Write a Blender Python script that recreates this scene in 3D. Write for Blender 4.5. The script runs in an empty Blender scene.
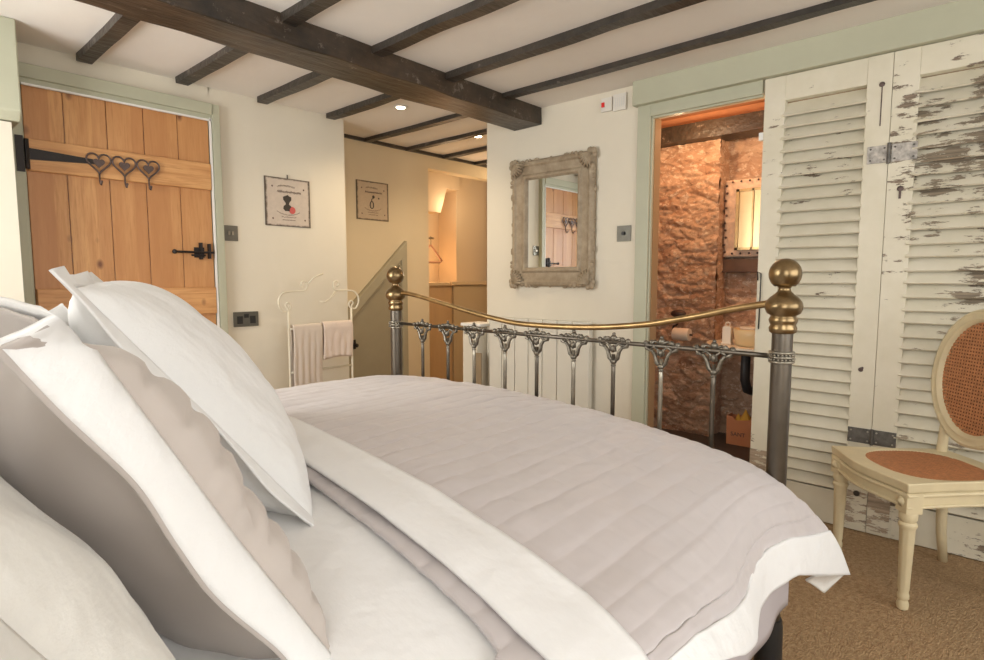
import bpy, bmesh, math, random
from mathutils import Vector, Matrix, noise
random.seed(4)
C = bpy.context.scene.collection
R = math.radians
ORG = {}

# ------------------------------------------------------------------ mesh builder
class MB:
    def __init__(s): s.v = []; s.f = []
    def add(s, vs, fs):
        n = len(s.v); s.v += [tuple(v) for v in vs]; s.f += [tuple(i + n for i in f) for f in fs]; return s
    def box(s, x0, x1, y0, y1, z0, z1, M=None):
        vs = [(x, y, z) for x in (x0, x1) for y in (y0, y1) for z in (z0, z1)]
        if M: vs = [M @ Vector(v) for v in vs]
        return s.add(vs, [(0, 1, 3, 2), (4, 6, 7, 5), (0, 4, 5, 1), (2, 3, 7, 6), (0, 2, 6, 4), (1, 5, 7, 3)])
    def prism(s, pts, a, b, fn):
        """pts 2D outline; fn(u,v,w)->xyz; w from a to b"""
        n = len(pts)
        vs = [fn(u, v, a) for u, v in pts] + [fn(u, v, b) for u, v in pts]
        fs = [tuple(range(n))[::-1], tuple(range(n, 2 * n))] + [(i, (i + 1) % n, n + (i + 1) % n, n + i) for i in range(n)]
        return s.add(vs, fs)
    def lathe(s, prof, c, seg=24, M=None):
        """prof list of (r,z)"""
        vs = []; fs = []
        for r, z in prof:
            for k in range(seg):
                a = 2 * math.pi * k / seg
                p = Vector((r * math.cos(a), r * math.sin(a), z))
                if M: p = M @ p
                vs.append((p.x + c[0], p.y + c[1], p.z + c[2]))
        m = len(prof)
        for i in range(m - 1):
            for k in range(seg):
                k2 = (k + 1) % seg
                fs.append((i * seg + k, i * seg + k2, (i + 1) * seg + k2, (i + 1) * seg + k))
        fs.append(tuple(range(seg))[::-1]); fs.append(tuple((m - 1) * seg + k for k in range(seg)))
        return s.add(vs, fs)
    def tube(s, pts, r, seg=8, closed=False):
        P = [Vector(p) for p in pts]; n = len(P)
        rr = r if isinstance(r, (list, tuple)) else [r] * n
        vs = []; fs = []; up = None
        for i in range(n):
            if closed: t = P[(i + 1) % n] - P[i - 1]
            else: t = P[min(i + 1, n - 1)] - P[max(i - 1, 0)]
            t = t.normalized() if t.length > 1e-9 else Vector((0, 0, 1))
            if up is None:
                up = Vector((0, 0, 1)) if abs(t.z) < .9 else Vector((1, 0, 0))
            a = t.cross(up)
            if a.length < 1e-6: a = t.cross(Vector((0, 1, 0)))
            a.normalize(); b = t.cross(a).normalized(); up = -b if (-b).dot(up) > 0 else b
            a = t.cross(up).normalized(); b = a.cross(t)
            for k in range(seg):
                an = 2 * math.pi * k / seg
                vs.append(P[i] + (a * math.cos(an) + b * math.sin(an)) * rr[i])
        for i in range(n if closed else n - 1):
            j = (i + 1) % n
            for k in range(seg):
                k2 = (k + 1) % seg
                fs.append((i * seg + k, i * seg + k2, j * seg + k2, j * seg + k))
        if not closed:
            fs.append(tuple(range(seg))[::-1]); fs.append(tuple((n - 1) * seg + k for k in range(seg)))
        return s.add(vs, fs)
    def ball(s, c, r, seg=12, sc=(1, 1, 1)):
        vs = []; fs = []; ring = seg // 2
        for i in range(ring + 1):
            th = math.pi * i / ring
            for k in range(seg):
                a = 2 * math.pi * k / seg
                vs.append((c[0] + sc[0] * r * math.sin(th) * math.cos(a), c[1] + sc[1] * r * math.sin(th) * math.sin(a), c[2] + sc[2] * r * math.cos(th)))
        for i in range(ring):
            for k in range(seg):
                k2 = (k + 1) % seg
                fs.append((i * seg + k, (i + 1) * seg + k, (i + 1) * seg + k2, i * seg + k2))
        return s.add(vs, fs)
    def grid(s, nu, nv, fn):
        vs = [fn(i / nu, j / nv) for i in range(nu + 1) for j in range(nv + 1)]
        fs = [(i * (nv + 1) + j, (i + 1) * (nv + 1) + j, (i + 1) * (nv + 1) + j + 1, i * (nv + 1) + j + 1) for i in range(nu) for j in range(nv)]
        return s.add(vs, fs)

def make(name, mb, mat, origin=(0, 0, 0), smooth=False, bevel=0, solid=0, angle=None, weld=False, solid_off=-1):
    me = bpy.data.meshes.new(name)
    o = Vector(origin)
    me.from_pydata([Vector(v) - o for v in mb.v], [], mb.f)
    bm = bmesh.new(); bm.from_mesh(me)
    bmesh.ops.remove_doubles(bm, verts=bm.verts, dist=1e-5 if not weld else 1e-4)
    if not solid: bmesh.ops.recalc_face_normals(bm, faces=bm.faces)
    bm.to_mesh(me); bm.free()
    me.materials.append(mat)
    if smooth:
        me.polygons.foreach_set('use_smooth', [True] * len(me.polygons))
        if angle: me.set_sharp_from_angle(angle=R(angle))
    ob = bpy.data.objects.new(name, me); C.objects.link(ob)
    if solid:
        m = ob.modifiers.new('sol', 'SOLIDIFY'); m.thickness = solid; m.offset = solid_off
    if bevel:
        m = ob.modifiers.new('bev', 'BEVEL'); m.width = bevel; m.segments = 2; m.limit_method = 'ANGLE'; m.angle_limit = R(35)
    return ob

def thing(name, label, cat, loc=(0, 0, 0), rot=(0, 0, 0), group=None):
    o = bpy.data.objects.new(name, None); C.objects.link(o)
    o.empty_display_size = .05
    o.location = loc; o.rotation_euler = rot
    o['label'] = label; o['category'] = cat
    if group: o['group'] = group
    ORG[o] = (Vector(loc), any(abs(r) > 1e-9 for r in rot))
    return o

def part(name, mb, mat, parent, label=None, **k):
    loc, rotated = ORG[parent]
    ob = make(name, mb, mat, (0, 0, 0) if rotated else loc, **k)
    ob.parent = parent
    ORG[ob] = (loc, rotated)
    if label: ob['label'] = label
    return ob

def single(name, mb, mat, label, cat, loc, group=None, **k):
    ob = make(name, mb, mat, loc, **k); ob.location = loc
    ob['label'] = label; ob['category'] = cat
    if group: ob['group'] = group
    ORG[ob] = (Vector(loc), False)
    return ob

def struct(name, mb, mat, **k):
    ob = make(name, mb, mat, **k); ob['kind'] = 'structure'
    ORG[ob] = (Vector((0, 0, 0)), False)
    return ob

# ------------------------------------------------------------------ materials
def newmat(name):
    m = bpy.data.materials.new(name); m.use_nodes = True
    nt = m.node_tree; b = nt.nodes['Principled BSDF']
    return m, nt, b
def mixcol(nt, fac, a, b):
    n = nt.nodes.new('ShaderNodeMix'); n.data_type = 'RGBA'
    if hasattr(fac, 'is_linked') or not isinstance(fac, (int, float)): nt.links.new(fac, n.inputs[0])
    else: n.inputs[0].default_value = fac
    for i, c in ((6, a), (7, b)):
        if isinstance(c, tuple): n.inputs[i].default_value = (*c, 1)
        else: nt.links.new(c, n.inputs[i])
    return n.outputs[2]
def tex(nt, kind='NOISE', scale=5, stretch=(1, 1, 1), detail=4, rough=.6, **k):
    tc = nt.nodes.new('ShaderNodeTexCoord'); mp = nt.nodes.new('ShaderNodeMapping')
    mp.inputs['Scale'].default_value = stretch
    if 'rot' in k: mp.inputs['Rotation'].default_value = k['rot']
    if 'off' in k: mp.inputs['Location'].default_value = k['off']
    nt.links.new(tc.outputs['Object'], mp.inputs[0])
    t = nt.nodes.new({'NOISE': 'ShaderNodeTexNoise', 'VORONOI': 'ShaderNodeTexVoronoi', 'WAVE': 'ShaderNodeTexWave'}[kind])
    t.inputs['Scale'].default_value = scale
    if kind in ('NOISE',): t.inputs['Detail'].default_value = detail; t.inputs['Roughness'].default_value = rough
    if kind == 'WAVE':
        t.inputs['Distortion'].default_value = k.get('dist', 2); t.inputs['Detail'].default_value = detail
        t.bands_direction = k.get('dir', 'X')
    nt.links.new(mp.outputs[0], t.inputs['Vector'])
    return t
def ramp(nt, src, lo, hi, c0=(0, 0, 0), c1=(1, 1, 1)):
    r = nt.nodes.new('ShaderNodeValToRGB')
    r.color_ramp.elements[0].position = lo; r.color_ramp.elements[1].position = hi
    r.color_ramp.elements[0].color = (*c0, 1); r.color_ramp.elements[1].color = (*c1, 1)
    nt.links.new(src, r.inputs[0]); return r.outputs[0]
def bump(nt, b, h, strength=.3, dist=.01):
    n = nt.nodes.new('ShaderNodeBump'); n.inputs['Strength'].default_value = strength; n.inputs['Distance'].default_value = dist
    nt.links.new(h, n.inputs['Height']); nt.links.new(n.outputs[0], b.inputs['Normal'])

def plain(name, col, rough=.6, metal=0, var=.0, scale=8, bmp=0, bscale=40, bdist=.004, stretch=(1, 1, 1), sheen=0, spec=None):
    m, nt, b = newmat(name)
    b.inputs['Roughness'].default_value = rough; b.inputs['Metallic'].default_value = metal
    b.inputs['Base Color'].default_value = (*col, 1)
    if spec is not None: b.inputs['Specular IOR Level'].default_value = spec
    if var:
        t = tex(nt, scale=scale, stretch=stretch)
        f = ramp(nt, t.outputs[0], .3, .7)
        nt.links.new(mixcol(nt, f, tuple(c * (1 - var) for c in col), tuple(min(1, c * (1 + var)) for c in col)), b.inputs['Base Color'])
    if bmp:
        t = tex(nt, scale=bscale, stretch=stretch); bump(nt, b, t.outputs[0], bmp, bdist)
    if sheen: b.inputs['Sheen Weight'].default_value = sheen
    return m

def fabric(name, col, wr):
    m, nt, b = newmat(name); b.inputs['Base Color'].default_value = (*col, 1); b.inputs['Roughness'].default_value = .9; b.inputs['Sheen Weight'].default_value = .1
    a_ = tex(nt, scale=7, stretch=(1, 1.4, .7), detail=3); c_ = tex(nt, scale=22, stretch=(1, .6, 1.3), detail=5, rough=.65)
    n1 = nt.nodes.new('ShaderNodeBump'); n1.inputs['Strength'].default_value = wr; n1.inputs['Distance'].default_value = .03; nt.links.new(a_.outputs[0], n1.inputs['Height'])
    n2 = nt.nodes.new('ShaderNodeBump'); n2.inputs['Strength'].default_value = wr * .6; n2.inputs['Distance'].default_value = .010; nt.links.new(c_.outputs[0], n2.inputs['Height'])
    nt.links.new(n1.outputs[0], n2.inputs['Normal']); nt.links.new(n2.outputs[0], b.inputs['Normal'])
    return m

M = {}
M['wall'] = plain('lime_plaster', (.72, .665, .545), .85, var=.02, scale=2, bmp=.25, bscale=6, bdist=.01)
M['alcove'] = plain('cream_plaster', (.66, .55, .37), .85, var=.02, scale=2, bmp=.2, bscale=6, bdist=.01)
M['ceil'] = plain('ceiling_plaster', (.80, .76, .70), .9, var=.02, scale=3, bmp=.3, bscale=5, bdist=.012)
M['sage'] = plain('sage_paint', (.46, .46, .34), .5, var=.04, scale=3, bmp=.1, bscale=20)
M['olive'] = plain('olive_paint', (.31, .27, .18), .55, var=.04)
M['olive_trim'] = plain('olive_trim_paint', (.36, .32, .22), .5, var=.04)
M['white_gloss'] = plain('white_gloss', (.80, .79, .75), .4)
M['iron'] = plain('black_iron', (.035, .03, .028), .5, .6, bmp=.3, bscale=60)
M['rust'] = plain('brown_iron', (.12, .085, .075), .55, .5, var=.3, scale=60)
M['hinge'] = plain('dull_steel', (.13, .12, .105), .5, .4, var=.35, scale=40)
M['hinge_pale'] = plain('paint_worn_steel', (.42, .39, .35), .55, .2, var=.45, scale=45)
M['switch'] = plain('pewter_plate', (.17, .165, .14), .35, .7, var=.1, scale=30)
M['black'] = plain('black_plastic', (.02, .02, .02), .4)
M['pewter'] = plain('pewter', (.145, .125, .10), .36, .9, var=.25, scale=18, stretch=(1, 1, .3))
M['pewter_light'] = plain('pewter_light', (.34, .31, .25), .33, .85, var=.2, scale=18)
M['casting'] = plain('cast_pewter', (.20, .18, .145), .4, .85, var=.5, scale=90)
M['brass'] = plain('aged_brass', (.38, .25, .11), .33, .95, var=.22, scale=25)
M['brass_dark'] = plain('antique_brass', (.26, .18, .09), .28, .95, var=.35, scale=22)
M['white_cloth'] = fabric('white_cotton', (.82, .81, .795), 0.25)
M['crisp'] = fabric('crisp_white_cotton', (.82, .815, .80), 0.5)
M['cream_cloth'] = fabric('cream_cotton', (.74, .72, .67), 0.5)
M['taupe'] = plain('taupe_cotton', (.47, .42, .385), .85, bmp=.12, bscale=10, bdist=.01, sheen=.15)
M['quilt'] = plain('pale_taupe_quilt', (.55, .50, .49), .55, bmp=.12, bscale=30, bdist=.004, sheen=.32)
M['lilac'] = plain('lilac_valance', (.50, .455, .46), .9)
M['towel_a'] = plain('beige_towel', (.66, .57, .48), .95, bmp=.5, bscale=300, bdist=.003)
M['towel_b'] = plain('pink_beige_towel', (.76, .63, .53), .95, bmp=.5, bscale=300, bdist=.003)
M['cream_iron'] = plain('cream_iron', (.72, .66, .52), .45)
M['chair'] = plain('cream_chair_paint', (.68, .58, .37), .5, var=.06, scale=12)
M['cane'] = plain('woven_cane', (.50, .215, .09), .6, var=.2, scale=60)
M['rad'] = plain('radiator_enamel', (.68, .65, .56), .4)
M['box_white'] = plain('white_plastic', (.72, .69, .62), .4)
M['red'] = plain('red_lens', (.7, .03, .03), .3)
M['bag'] = plain('orange_paper', (.62, .24, .10), .7, var=.05)
M['yellow'] = plain('yellow_tissue', (.75, .42, .06), .7)
M['ink'] = plain('brown_ink', (.13, .08, .06), .7)
M['ink_dark'] = plain('dark_ink', (.05, .04, .03), .7)
M['pink'] = plain('red_rose_ink', (.55, .10, .09), .6)
M['pale'] = plain('pale_ceramic', (.78, .70, .56), .35)
M['roll'] = plain('paper_roll', (.82, .74, .62), .9)
M['tan_wood'] = plain('tan_panel', (.52, .34, .18), .6, var=.06, scale=3, stretch=(6, 6, .6))
M['tan_dark'] = plain('brown_panel', (.30, .22, .13), .6)
M['recess'] = plain('warm_plaster', (.68, .54, .37), .85)
M['terracotta'] = plain('terracotta_plaster', (.60, .30, .16), .85, var=.08)
M['slate'] = plain('dark_slate_floor', (.09, .075, .06), .5, var=.2)
M['dark_mid'] = plain('dark_pipe', (.03, .03, .03), .5)

def oak(name, rails=False):
    m, nt, b = newmat(name)
    # plank index from X: each board its own tone
    tc = nt.nodes.new('ShaderNodeTexCoord'); sx = nt.nodes.new('ShaderNodeSeparateXYZ'); nt.links.new(tc.outputs['Object'], sx.inputs[0])
    g = tex(nt, 'NOISE', 3.0, (9, 9, .8) if not rails else (.8, 9, 9), 6, .65)
    wv = tex(nt, 'NOISE', 14, (7, 7, .5) if not rails else (.5, 7, 7), 3, .6)
    c = mixcol(nt, ramp(nt, g.outputs[0], .3, .7), (.52, .24, .08), (.72, .40, .165))
    c = mixcol(nt, ramp(nt, wv.outputs[0], .5, .75), c, (.48, .22, .075))
    if not rails:
        fl = nt.nodes.new('ShaderNodeMath'); fl.operation = 'MULTIPLY'; fl.inputs[1].default_value = 1 / .165; nt.links.new(sx.outputs[0], fl.inputs[0])
        f2 = nt.nodes.new('ShaderNodeMath'); f2.operation = 'FLOOR'; nt.links.new(fl.outputs[0], f2.inputs[0])
        wn = nt.nodes.new('ShaderNodeTexWhiteNoise'); wn.noise_dimensions = '1D'; nt.links.new(f2.outputs[0], wn.inputs['W'])
        c = mixcol(nt, ramp(nt, wn.outputs[0], 0, 1, (0, 0, 0), (.8, .8, .8)), c, (.47, .205, .07))
    kn = tex(nt, 'VORONOI', 2.6, (2.6, 2.6, 1.6)); kf = ramp(nt, kn.outputs[0], .035, .12, (1, 1, 1), (0, 0, 0))
    c = mixcol(nt, kf, c, (.20, .075, .03))
    nt.links.new(c, b.inputs['Base Color']); b.inputs['Roughness'].default_value = .45
    bump(nt, b, wv.outputs[0], .15, .003)
    return m
M['oak'] = oak('oak_planks'); M['oak_rail'] = oak('oak_ledge', True)

def flaky(name, amount, wood=(.20, .15, .105)):
    m, nt, b = newmat(name)
    big = tex(nt, 'NOISE', 2.2, (1, 1.5, 1), 3, .6)
    fine = tex(nt, 'NOISE', 16, (1, .55, 2.2), 7, .75)
    add = nt.nodes.new('ShaderNodeMath'); add.operation = 'MULTIPLY_ADD'; add.inputs[1].default_value = .9
    nt.links.new(big.outputs[0], add.inputs[0]); nt.links.new(fine.outputs[0], add.inputs[2])
    thr = amount
    f = ramp(nt, add.outputs[0], 0, 1)
    gt = nt.nodes.new('ShaderNodeMapRange'); gt.inputs['From Min'].default_value = thr; gt.inputs['From Max'].default_value = thr + .02
    nt.links.new(add.outputs[0], gt.inputs['Value'])
    soft = tex(nt, 'NOISE', 5, (1, 1, 1), 5, .6)
    paint = mixcol(nt, ramp(nt, soft.outputs[0], .35, .7), (.66, .61, .47), (.74, .69, .56))
    wn = tex(nt, 'NOISE', 8, (1, .6, 12), 4, .6)
    wd = mixcol(nt, ramp(nt, wn.outputs[0], .3, .7), tuple(c * .6 for c in wood), tuple(c * 1.5 for c in wood))
    nt.links.new(mixcol(nt, gt.outputs[0], paint, wd), b.inputs['Base Color'])
    inv = nt.nodes.new('ShaderNodeMath'); inv.operation = 'SUBTRACT'; inv.inputs[0].default_value = 1; nt.links.new(gt.outputs[0], inv.inputs[1])
    bump(nt, b, inv.outputs[0], .5, .003)
    b.inputs['Roughness'].default_value = .6
    return m
M['flake_a'] = flaky('cream_paint_little_worn', 1.13)
M['flake_b'] = flaky('cream_paint_flaking', 1.015, (.26, .21, .15))
M['flake_c'] = flaky('cream_paint_bare_foot', .98, (.36, .28, .20))
M['flake_stile'] = flaky('cream_paint_chipped_stile', 1.045)

def beam_mat(name, a, b_):
    m, nt, b = newmat(name)
    t = tex(nt, 'NOISE', 4, (1, 1, 1), 7, .7); u = tex(nt, 'NOISE', 30, (.25, 1, 1) , 3, .6)
    c = mixcol(nt, ramp(nt, t.outputs[0], .35, .68), a, b_)
    s = tex(nt, 'NOISE', 13, (1, 1, 1), 6, .8)
    c = mixcol(nt, ramp(nt, s.outputs[0], .60, .72), c, (.26, .22, .18))
    nt.links.new(c, b.inputs['Base Color']); b.inputs['Roughness'].default_value = .42
    bump(nt, b, u.outputs[0], .6, .01)
    return m
M['beam'] = beam_mat('stained_beam', (.020, .016, .012), (.085, .056, .035))
M['joist'] = beam_mat('stained_joist', (.022, .019, .015), (.06, .046, .034))

def carpet():
    m, nt, b = newmat('sisal_carpet')
    w = tex(nt, 'VORONOI', 130, (1, 1.6, 1)); n = tex(nt, 'NOISE', 60, (1, 1, 1), 4, .7); l = tex(nt, 'NOISE', 2.5)
    c = mixcol(nt, ramp(nt, n.outputs[0], .35, .65), (.30, .18, .085), (.56, .39, .21))
    c = mixcol(nt, ramp(nt, w.outputs[0], .0, .7, (0, 0, 0), (.45, .45, .45)), c, (.25, .15, .075))
    nt.links.new(c, b.inputs['Base Color']); b.inputs['Roughness'].default_value = .95
    bump(nt, b, w.outputs[0], .8, .006)
    return m
M['carpet'] = carpet()

def stone():
    m, nt, b = newmat('rubble_stone')
    t = tex(nt, 'VORONOI', 6, (1, 1.1, 2.6)); n = tex(nt, 'NOISE', 22, (1, 1, 1.6), 6, .75)
    s = nt.nodes.new('ShaderNodeSeparateColor'); nt.links.new(t.outputs['Color'], s.inputs[0])
    c = mixcol(nt, s.outputs[0], (.46, .28, .18), (.66, .46, .32))
    c = mixcol(nt, ramp(nt, n.outputs[0], .54, .62), c, (.80, .66, .52))
    c = mixcol(nt, ramp(nt, n.outputs[0], .30, .42, (1, 1, 1), (0, 0, 0)), c, (.20, .11, .075))
    nt.links.new(c, b.inputs['Base Color']); b.inputs['Roughness'].default_value = .9
    bump(nt, b, n.outputs[0], .8, .02)
    return m
M['stone'] = stone()

def framewood():
    m, nt, b = newmat('limed_wood')
    t = tex(nt, 'NOISE', 14, (1, 1, 1), 6, .7)
    nt.links.new(mixcol(nt, ramp(nt, t.outputs[0], .35, .7), (.25, .19, .12), (.42, .34, .235)), b.inputs['Base Color'])
    b.inputs['Roughness'].default_value = .6; bump(nt, b, t.outputs[0], .4, .005)
    return m
M['limed'] = framewood()
m, nt, b = newmat('mirror_glass'); b.inputs['Metallic'].default_value = 1; b.inputs['Roughness'].default_value = .02; b.inputs['Base Color'].default_value = (.92, .94, .93, 1); M['mirror'] = m
m, nt, b = newmat('gold_glass'); b.inputs['Metallic'].default_value = .9; b.inputs['Roughness'].default_value = .3; b.inputs['Base Color'].default_value = (.50, .36, .18, 1); M['gold'] = m
m, nt, b = newmat('window_glass')
nt.nodes.remove(b); tr = nt.nodes.new('ShaderNodeBsdfTransparent'); gl = nt.nodes.new('ShaderNodeBsdfGlossy'); gl.inputs['Roughness'].default_value = .02
mx = nt.nodes.new('ShaderNodeMixShader'); mx.inputs[0].default_value = .06
nt.links.new(tr.outputs[0], mx.inputs[1]); nt.links.new(gl.outputs[0], mx.inputs[2]); nt.links.new(mx.outputs[0], nt.nodes['Material Output'].inputs[0]); M['glass'] = m
m, nt, b = newmat('lamp_glow'); b.inputs['Emission Color'].default_value = (1, .86, .62, 1); b.inputs['Emission Strength'].default_value = 14; M['glow'] = m

def signmat(name, col, edge, size):
    """tin sign: plate with rusted rim (object coords centred on plate, X and Z in metres)"""
    m, nt, b = newmat(name)
    tc = nt.nodes.new('ShaderNodeTexCoord'); s = nt.nodes.new('ShaderNodeSeparateXYZ'); nt.links.new(tc.outputs['Object'], s.inputs[0])
    def ab(o):
        a = nt.nodes.new('ShaderNodeMath'); a.operation = 'ABSOLUTE'; nt.links.new(o, a.inputs[0]); return a.outputs[0]
    mx = nt.nodes.new('ShaderNodeMath'); mx.operation = 'MAXIMUM'; nt.links.new(ab(s.outputs[0]), mx.inputs[0]); nt.links.new(ab(s.outputs[2]), mx.inputs[1])
    n = tex(nt, 'NOISE', 28, (1, 1, 1), 6, .8)
    ad = nt.nodes.new('ShaderNodeMath'); ad.operation = 'MULTIPLY_ADD'; ad.inputs[1].default_value = .03
    nt.links.new(n.outputs[0], ad.inputs[0]); nt.links.new(mx.outputs[0], ad.inputs[2])
    mr = nt.nodes.new('ShaderNodeMapRange'); mr.inputs['From Min'].default_value = size / 2 + .004; mr.inputs['From Max'].default_value = size / 2 + .014
    nt.links.new(ad.outputs[0], mr.inputs['Value'])
    c0 = mixcol(nt, ramp(nt, n.outputs[0], .35, .65), tuple(x * .88 for x in col), col)
    nt.links.new(mixcol(nt, mr.outputs[0], c0, edge), b.inputs['Base Color']); b.inputs['Roughness'].default_value = .5
    return m
M['sign'] = signmat('tin_sign', (.62, .53, .44), (.09, .065, .045), .284)
M['sign_alcove_lit'] = signmat('alcove_lit_tin_sign', (.52, .40, .27), (.10, .07, .04), .284)  # browner copy of the tin sign: alcove lighting put into its colour

# ------------------------------------------------------------------ camera
cam = bpy.data.cameras.new('camera'); co = bpy.data.objects.new('camera', cam); C.objects.link(co)
cam.sensor_width = 36; cam.lens = 576 / 984 * 36; cam.clip_start = .02
co.location = (0, 0, 1.1)
a = R(41.85); p = R(5.16)
d = Vector((math.cos(a) * math.cos(p), math.sin(a) * math.cos(p), -math.sin(p)))
co.rotation_euler = d.to_track_quat('-Z', 'Y').to_euler()
bpy.context.scene.camera = co

# ------------------------------------------------------------------ setting
X2 = 2.89; Y1 = 3.30; CZ = 2.13
XL = -.75; YB = -1.7
def holes_wall(axis, p0, p1, a0, a1, z0, z1, holes):
    """wall slab p0..p1 in thickness; runs a0..a1; rectangular holes (h0,h1,zz0,zz1)"""
    mb = MB()
    cuts = sorted(set([a0, a1] + [h for x in holes for h in x[:2]]))
    for c0, c1 in zip(cuts[:-1], cuts[1:]):
        hs = [h for h in holes if h[0] <= c0 + 1e-6 and h[1] >= c1 - 1e-6]
        segs = [(z0, z1)] if not hs else [(z0, hs[0][2]), (hs[0][3], z1)]
        for s0, s1 in segs:
            if s1 - s0 < 1e-4: continue
            if axis == 'x': mb.box(c0, c1, p0, p1, s0, s1)
            else: mb.box(p0, p1, c0, c1, s0, s1)
    return mb
struct('floor', MB().box(XL - .1, 2.99, YB - .1, 3.8, -.06, 0).box(2.99, 4.7, 2.45, 4.5, -.06, 0), M['carpet'])
struct('floor_bathroom', MB().box(2.99, 4.5, -.5, 2.45, -.06, .098), M['slate'])
struct('ceiling', MB().box(XL - .1, 4.7, YB - .1, 4.5, CZ, CZ + .08), M['ceil'])
struct('wall_left', holes_wall('x', Y1, 3.74, XL, 2.24, 0, CZ + .03, [(.555, 1.375, 0, 1.965)]), M['wall'], bevel=.012)
struct('wall_alcove', holes_wall('x', 3.64, 3.74, 2.24, 4.6, 0, CZ + .03, [(3.27, 4.3, 0, 2.005)]), M['alcove'])
struct('wall_right', holes_wall('y', X2, 2.97, YB, 2.64, 0, CZ + .03, [(-1.15, 1.455, 0, 1.945)]), M['wall'], bevel=.012)
struct('wall_head', holes_wall('y', XL - .1, XL, YB, 3.06, 0, CZ, [(-1.25, -.05, .75, 1.98), (1.7, 2.85, .75, 1.98)]), M['wall'])
struct('wall_back', holes_wall('x', YB - .1, YB, XL - .1, 3.05, 0, CZ, [(-.2, 2.3, .75, 1.98)]), M['wall'])
struct('wall_corridor_end', MB().box(4.6, 4.7, 2.45, 4.5, 0, CZ), M['alcove'])
struct('wall_corridor_side', MB().box(2.97, 4.6, 2.45, 2.55, 0, CZ), M['alcove'])
struct('wall_pier', MB().box(XL, .49, 3.06, Y1, 0, 1.73), M['wall'])
struct('trim_1', MB().prism([(3.02, CZ), (3.02, 1.77), (3.05, 1.735), (Y1, 1.735), (Y1, CZ)], XL, .52, lambda u, v, w: (w, u, v)), M['sage'], bevel=.006)
# windows (behind the camera)
def window(name, axis, plane, a0, a1, z0, z1, out):
    fr = MB(); t = .05
    def bx(c0, c1, s0, s1, d0=-.045, d1=-.005):
        lo, hi = sorted((plane + out * .03, plane + out * .08))
        if axis == 'x': fr.box(c0, c1, lo, hi, s0, s1)
        else: fr.box(lo, hi, c0, c1, s0, s1)
    bx(a0, a1, z0, z0 + t); bx(a0, a1, z1 - t, z1); bx(a0, a0 + t, z0, z1); bx(a1 - t, a1, z0, z1)
    for k in (1, 2): bx(a0 + (a1 - a0) * k / 3 - .02, a0 + (a1 - a0) * k / 3 + .02, z0, z1)
    w = struct(name, fr, M['white_gloss'])
    g = MB(); q = plane + out * .055
    if axis == 'x': g.box(a0, a1, q - .002, q + .002, z0, z1)
    else: g.box(q - .002, q + .002, a0, a1, z0, z1)
    part('pane', g, M['glass'], w)
window('window_1', 'x', YB, -.2, 2.3, .75, 1.98, -1)
window('fill_window', 'y', XL, -1.25, -.05, .75, 1.98, -1)  # unseen window, added only for more fill on bed, chair and shutters
window('window_2', 'y', XL, 1.7, 2.85, .75, 1.98, -1)

# ceiling timbers
def wob(mb, amp, sc):
    mb.v = [tuple(Vector(v) + amp * Vector(noise.noise_vector(Vector(v) * sc))) for v in mb.v]; return mb
def timber(x0, x1, y0, y1, z0, z1, along, amp=.006, sc=3, n=28):
    mb = MB()
    m = 3
    def ringpt(t):
        out = []
        A, B = ((y0, y1) if along == 'x' else (x0, x1))
        pts = [(A + (B - A) * i / m, z0) for i in range(m)] + [(B, z0 + (z1 - z0) * i / m) for i in range(m)] + [(B - (B - A) * i / m, z1) for i in range(m)] + [(A, z1 - (z1 - z0) * i / m) for i in range(m)]
        for u, v in pts:
            out.append((x0 + (x1 - x0) * t, u, v) if along == 'x' else (u, y0 + (y1 - y0) * t, v))
        return out
    rings = [ringpt(i / n) for i in range(n + 1)]; k = 4 * m
    vs = [q for r in rings for q in r]
    fs = [(i * k + j, i * k + (j + 1) % k, (i + 1) * k + (j + 1) % k, (i + 1) * k + j) for i in range(n) for j in range(k)]
    fs += [tuple(range(k))[::-1], tuple(n * k + j for j in range(k))]
    mb.add(vs, fs); wob(mb, amp, sc)
    mb.v = [(v[0], v[1], min(v[2], CZ + .015)) for v in mb.v]
    return mb
struct('trim_2', timber(XL, X2, 2.180, 2.398, 2.025, CZ + .015, 'x', .007, 4, 70), M['beam'], smooth=True, angle=40, bevel=.006)['label'] = 'heavy dark main ceiling beam'
jx = [.32, .80, 1.225, 1.655, 2.105]
n = 3
for i, x in enumerate(jx):
    struct('trim_%d' % n, timber(x - .026, x + .034, YB, 3.26, 2.098, CZ + .01, 'y', .006, 4, 60), M['joist'], smooth=True, angle=40); n += 1
for x, ya_, yb_ in ((2.545, YB, 2.20), (2.65, 2.38, 3.63), (3.05, 2.56, 3.63), (3.44, 2.56, 3.63), (3.83, 2.56, 3.63)):
    struct('trim_%d' % n, timber(x - .026, x + .026, ya_, yb_, 2.105, CZ + .01, 'y', .005, 4, 60), M['joist'], smooth=True, angle=40); n += 1
struct('trim_%d' % n, timber(2.25, 4.6, 3.615, 3.64, 2.108, CZ + .01, 'x', .003, 4, 40), M['joist']); n += 1
# lintel over the bathroom opening and its architrave
struct('trim_%d' % n, MB().box(2.835, X2, YB, 1.545, 2.006, CZ + .02), M['sage'], bevel=.005); n += 1
struct('trim_%d' % n, MB().box(2.872, X2, 1.455, 1.53, 0, 2.01).box(2.872, X2, .9, 1.455, 1.945, 2.01)
       .box(2.885, 2.905, 1.446, 1.458, 0, 1.945).box(2.885, 2.905, .9, 1.458, 1.935, 1.947), M['sage'], bevel=.003); n += 1
struct('trim_%d' % n, MB().box(2.905, 2.975, 1.444, 1.456, 0, 1.945), plain('brown_jamb', (.36, .235, .12), .6)); n += 1

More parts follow.
